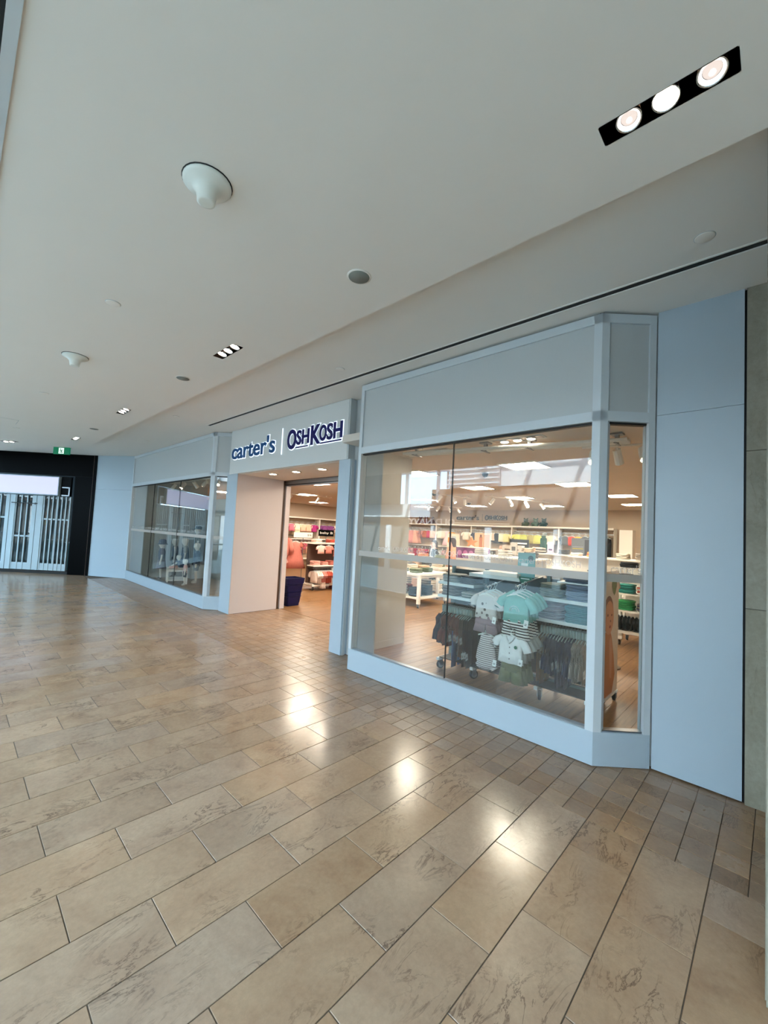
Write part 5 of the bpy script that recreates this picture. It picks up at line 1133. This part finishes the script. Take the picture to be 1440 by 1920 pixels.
t, J, nk, hd = mannequin(4.50, 13.45, 0, 1.22, DY, 'girl mannequin in navy bucket hat and plaid layered dress', F_PLAID, F_PLAID, 'dark', dress=True)
MB().lathe([(.62*hd, .42*hd), (.46*hd, .62*hd), (.42*hd, .95*hd), (.30*hd, 1.06*hd), (.05*hd, 1.08*hd)], (0, 0, nk), 18).build('bucket_hat', F_NAVY, t, True)
MB().loft([(0, 0, nk-.02, .062, .10), (0, 0, nk-.12, .095, .138), (0, 0, nk-.36, .10, .14)], 16).build('open_jacket', F_NAVY, t, True)
t, J, nk, hd = mannequin(4.97, 13.72, 0, 1.30, DY, 'mannequin in navy vest behind the girl in bucket hat', F_NAVY, F_BLK, 'dark', sleeves=False, longleg=True)
t, J, nk, hd = mannequin(5.08, 13.22, 0, 1.34, DY, 'tallest mannequin in long navy pinafore behind the white table', fab('#9a978f'), F_NAVY, 'dark', dress=True)
MB().loft([(0, 0, nk-.07, .09, .13), (0, 0, nk-.30, .115, .15), (0, 0, .60, .125, .16)], 16).build('pinafore_bib', F_NAVY, t, True)
t, J, nk, hd = mannequin(5.55, 13.5, .42, 1.25, DY, 'mannequin in camouflage shirt and dark cap on a rear plinth', F_CAMO, F_BLK, 'dark', longleg=True)
MB().lathe([(.44*hd, .62*hd), (.42*hd, .95*hd), (.28*hd, 1.08*hd), (.05*hd, 1.1*hd)], (0, 0, nk), 16).box((-.9*hd, -.3*hd, nk+.60*hd), (-.2*hd, .3*hd, nk+.66*hd)).build('cap', F_BLK, t, True)
q = Bx((-.2, -.2, 0), (.2, .2, .42)).build('plinth', M_FIXC, None, False, (5.55, 13.5, 0)); tag(q, 'white square plinth under the camouflage mannequin', 'plinth'); MB().box((-.31, -.31, .395), (.31, .31, .425)).build('plinth_top', M_FIX, q) if False else Bx((-.205, -.205, 0), (.205, .205, .03)).build('skirting', M_FIXC, q)
tw = thing('low_table', 'small white slatted table in the left shop window', 'table', (4.66, 12.62, 0), DY)
Bx((-.27, -.42, .36), (.27, .42, .39)).build('tabletop', M_FIX, tw); Bx((-.25, -.40, .10), (.25, .40, .125)).build('lower_shelf', M_FIX, tw)
for sx in (-1, 1):
    for sy in (-1, 1): Bx((sx*.245-.022, sy*.395-.022, 0), (sx*.245+.022, sy*.395+.022, .36)).build('leg', M_FIX, tw)
for yy in (-.2, 0, .2): Bx((-.255, yy-.012, .125), (-.235, yy+.012, .36)).build('slat', M_FIX, tw)
t, J, nk, hd = mannequin(4.72, 12.68, .39, .72, DY, 'baby mannequin in denim jacket sitting on the white table', F_JEAN, F_PINK, None, sit=True, hd=.17, arms={'l': ((-.05, .115, .46), (-.16, .07, .38)), 'r': ((-.05, -.115, .46), (-.16, -.07, .38))})
t, J, nk, hd = mannequin(4.66, 12.02, 0, .76, DY, 'toddler mannequin in pink top and navy shorts by the glass', F_PINK, fab('#2e2f42'), None, hd=.165)
t, J, nk, hd = mannequin(5.10, 12.36, 0, 1.22, DY, 'mannequin in denim jacket and grey shorts at the right', F_JEAN, fab('#5b6670'), None, full=True)
MB().loft([(0, 0, nk-.02, .066, .105), (0, 0, nk-.12, .096, .14), (0, 0, nk-.36, .10, .14)], 16).build('open_jacket', fab('#2b3a50'), t, True)
bp2 = thing('window_bench', 'low white bench in the right part of left window', 'bench', (5.62, 10.3, 0)); Bx((-.25, -.9, .55), (.25, .9, .60)).build('seat', M_FIX, bp2); Bx((-.24, -.88, 0), (.24, .88, .55)).build('body', M_FIXC, bp2); Bx((-.245, -.88, .30), (-.239, .88, .31)).build('joint', M_GREYP, bp2)
cp = Bx((5.5, 9.0, 0), (5.62, 9.1, 2.55)).build('column', mat('cream_column', '#d8c7a8', .7)); struct(cp)
# two women at the counter
SKIN = mat('skin_tone', '#c79a80', .55); HAIR = mat('brown_hair', '#2a1812', .6); HAIR2 = mat('dark_brown_hair', '#38221a', .6)
def woman(x, y, h, rz, label, top, hair, yaw, jacket=None, tail=False, trouser='#22242c'):
    t = thing('person', label, 'person', (x, y, 0), rz); hd = .132*h
    sw = .112*h; J, E, nk, pz = joints(h, hd, sw, {'l': ((-.02*h, .155*h, .62*h), (-.11*h, .12*h, .52*h)), 'r': ((-.02*h, -.155*h, .62*h), (-.11*h, -.12*h, .52*h))}, False, yaw, True)
    skin_body('body', J, E, SKIN, t, 2)
    MB().loft([(0, 0, nk-.012*h, .034*h, .045*h), (0, 0, nk-.035*h, .05*h, .092*h), (0, 0, nk-.11*h, .075*h, .108*h), (0, 0, nk-.2*h, .068*h, .092*h), (0, 0, pz-.03*h, .078*h, .108*h, .03)], 18, True, 6).build('top', top, t, True)
    sleeve_pair(J, h, .036*h, True, jacket or top, 'sleeve', t)
    if jacket:
        for s in (-1, 1): MB().loft([(0, s*.055*h, nk-.03*h, .055*h, .05*h), (0, s*.06*h, nk-.12*h, .083*h, .058*h), (0, s*.062*h, pz-.04*h, .085*h, .06*h)], 12).build('jacket_front', jacket, t, True)
    for k in 'lr':
        a, b, c = (Vector(J[q+k][0]) for q in ('hi', 'kn', 'an')); MB().tube([a+Vector((0, 0, .03*h)), a*.5+b*.5, b, c+Vector((0, 0, .0))], [.062*h, .056*h, .042*h, .034*h], 10).build('trouser_leg', fab(trouser), t, True)
        MB().loft([(-.03*h, J['an'+k][0][1]*1.1, 0, .065*h, .026*h), (-.03*h, J['an'+k][0][1]*1.1, .02*h, .062*h, .026*h), (0, J['an'+k][0][1]*1.05, .045*h, .03*h, .026*h)], 12).build('shoe', M_DKL, t, True)
    c, s = cos(yaw), sin(yaw)
    hm = MB(); hm.M = Matrix.Translation((0, 0, nk)) @ Matrix.Rotation(yaw, 4, 'Z')
    hm.loft([(.10*hd, 0, 1.10*hd, .12*hd, .12*hd), (.06*hd, 0, 1.03*hd, .34*hd, .34*hd), (.11*hd, 0, .82*hd, .45*hd, .44*hd), (.20*hd, 0, .6*hd, .40*hd, .43*hd), (.26*hd, 0, .3*hd, .30*hd, .41*hd), (.30*hd, 0, .0*hd, .24*hd, .40*hd), (.34*hd, 0, -.45*hd, .17*hd, .33*hd)] if not tail else [(.10*hd, 0, 1.10*hd, .12*hd, .12*hd), (.06*hd, 0, 1.03*hd, .34*hd, .34*hd), (.12*hd, 0, .82*hd, .45*hd, .43*hd), (.24*hd, 0, .55*hd, .36*hd, .40*hd), (.34*hd, 0, .2*hd, .26*hd, .3*hd), (.46*hd, 0, -.3*hd, .24*hd, .26*hd), (.50*hd, 0, -.8*hd, .12*hd, .15*hd)], 16, True, 5, .05)
    hm.build('hair', hair, t, True)
    em = MB(); em.M = hm.M
    for sg in (-1, 1): em.lathe([(.002, -.03*hd), (.04*hd, 0), (.002, .03*hd)], (-.36*hd, sg*.16*hd, .56*hd), 8, 'X')
    em.build('eyes', M_DARK, t); mm = MB(); mm.M = hm.M; mm.box((-.40*hd, -.09*hd, .235*hd), (-.33*hd, .09*hd, .265*hd)); mm.build('mouth', mat('lip', '#8d4a42', .5), t)
    return t
woman(10.55, 7.83, 1.60, radians(-30), 'woman with long brown hair in black jacket and grey top', fab('#a9a29c'), HAIR, .1, F_BLK)
woman(10.5, 7.13, 1.70, radians(-30), 'woman in peach top with dark ponytail facing left', fab('#d99a78'), HAIR2, -.9, None, True)

# ------------------------------------------------------------------ the atrium beside the gallery (seen in the glass)
M_ATW = mat('atrium_white', '#e3e6e8', .7); M_RIB = mat('roof_steel', '#8d949c', .5); M_LOW = mat('lower_floor', '#b5aa9a', .35); M_OPP = mat('opposite_front', '#6d6a66', .5)
aw = struct(Bx((-1.80, -10, ZS), (-1.75, 20, 9.2)).build('wall_left', M_ATW)); Bx((-1.78, -10, -5), (-1.722, 20, -.02)).build('void_fascia', M_ATW, aw)
ow = struct(Bx((-9.2, -10, 4.0), (-9.0, 11.3, 9.2)).build('wall_left', M_ATW)); Bx((-9.2, -10, -5), (-9.0, 20, -.1)).build('void_fascia', M_ATW, ow)
Bx((-9.2, -10, -.1), (-9.1, 20, 2.2)).build('shopfront_band', M_OPP, ow); Bx((-9.2, -10, 2.2), (-9.05, 12.4, 3.2)).build('sign_band', M_OPP, ow); Bx((-9.2, 12.4, 2.2), (-9.05, 20, 2.62)).build('sign_band', mat('brown_band', '#5b4638', .6), ow); Bx((-9.2, 12.4, 2.62), (-9.0, 20, 3.3)).build('bulkhead', M_ATW, ow); Bx((-9.2, -10, 3.2), (-9.1, 12.4, 4.0)).build('bulkhead', M_OPP, ow)
for y in range(-9, 20, 3): Bx((-9.12, y, -.1), (-9.0, y+.3, 2.2)).build('shop_pier', M_ATW, ow)
ew = struct(Bx((-9.2, 20, -5), (-1.5, 20.1, 9.2)).build('wall_far', mat('near_wall', '#c3bcb0', .8))); Bx((-9.2, 15.2, 9.2), (-1.75, 20.1, 9.3)).build('added_roof_cover', M_ATW, ew); nw = struct(Bx((-9.2, -10.1, -5), (4.2, -10, 9.2)).build('wall_near', mat('near_wall', '#c3bcb0', .8)))  # unseen roof cover and solid upper end wall added to dim the far end
rwl = struct(Bx((4.0, -10, 0), (4.1, -3, ZS)).build('wall_right', mat('near_wall', '#c3bcb0', .8)))
lf = struct(Bx((-9.2, -10, -5.2), (-1.7, 20, -5)).build('floor', M_LOW))
sk = struct(Bx((-9.2, 19.95, 9.1), (-1.7, 20.1, 9.25)).build('window_3', M_RIB))
for y in range(-10, 20, 2): Bx((-9.1, y-.07, 9.0), (-1.75, y+.07, 9.2)).build('rib', M_RIB, sk)
for x in (-7.3, -5.4, -3.5): Bx((x-.04, -10, 9.05), (x+.04, 20, 9.15)).build('purlin', M_RIB, sk)
for y in range(12, 21, 2): Bx((-9.12, y-.07, 3.3), (-9.0, y+.07, 9.1)).build('mullion', M_RIB, sk)
for z in (4.9, 6.3, 7.7): Bx((-9.12, 11.3, z-.05), (-9.0, 20, z+.05)).build('transom', M_RIB, sk)
hb = thing('hanging_board', 'dark hanging board over the atrium, seen only in the glass', 'sign', (-8.6, 15.6, 3.25)); Bx((-.06, -1.55, 0), (.06, 1.75, 1.62)).build('board', mat('dark_board', '#2b2a29', .6), hb)
for yy in (-1.2, 1.3): MB().tube([(0, yy, 1.62), (0, yy, 5.8)], .015, 5).build('hanger_rod', M_STEEL, hb)
lv = thing('louver_screen', 'white louver screen high across the atrium, mirrored in glass', 'louver screen', (-8.85, 10.0, 4.0))
for k in range(16): Bx((-.06, -1.4, .12+.22*k), (.06, 1.3, .19+.22*k)).build('slat', M_ATW, lv)
for yy in (-1.4, 1.3): Bx((-.04, yy-.04, 0), (.04, yy+.04, 3.7)).build('frame', M_RIB, lv)
os_ = thing('opposite_shop_sign', 'white OLD NAVY letters on the shop across, mirrored in glass', 'shop sign', (-9.05, 0, 0))
me = fit_text('OLD NAVY', 10.9, 13.75, 2.26, 2.56, .02, .01); put_letters(me, plane_M((.03, 0, 0), (0, 1, 0), (0, 0, 1)), 'letter', emat('white_letter', (1, 1, 1), 1.5), os_)
bl = thing('balustrade', 'glass balustrade with steel rail along the gallery void', 'balustrade', (-1.45, 0, 0))
MB().tube([(0, -10, 1.08), (0, 19, 1.08)], .03, 8).build('handrail', M_STEEL, bl); Bx((-.05, -10, 0), (.05, 19, .12)).build('curb', M_ATW, bl)
for k in range(19): Bx((-.008, -9.6+1.5*k, .12), (.008, -8.16+1.5*k, 1.04)).build('pane', M_GLASS, bl)
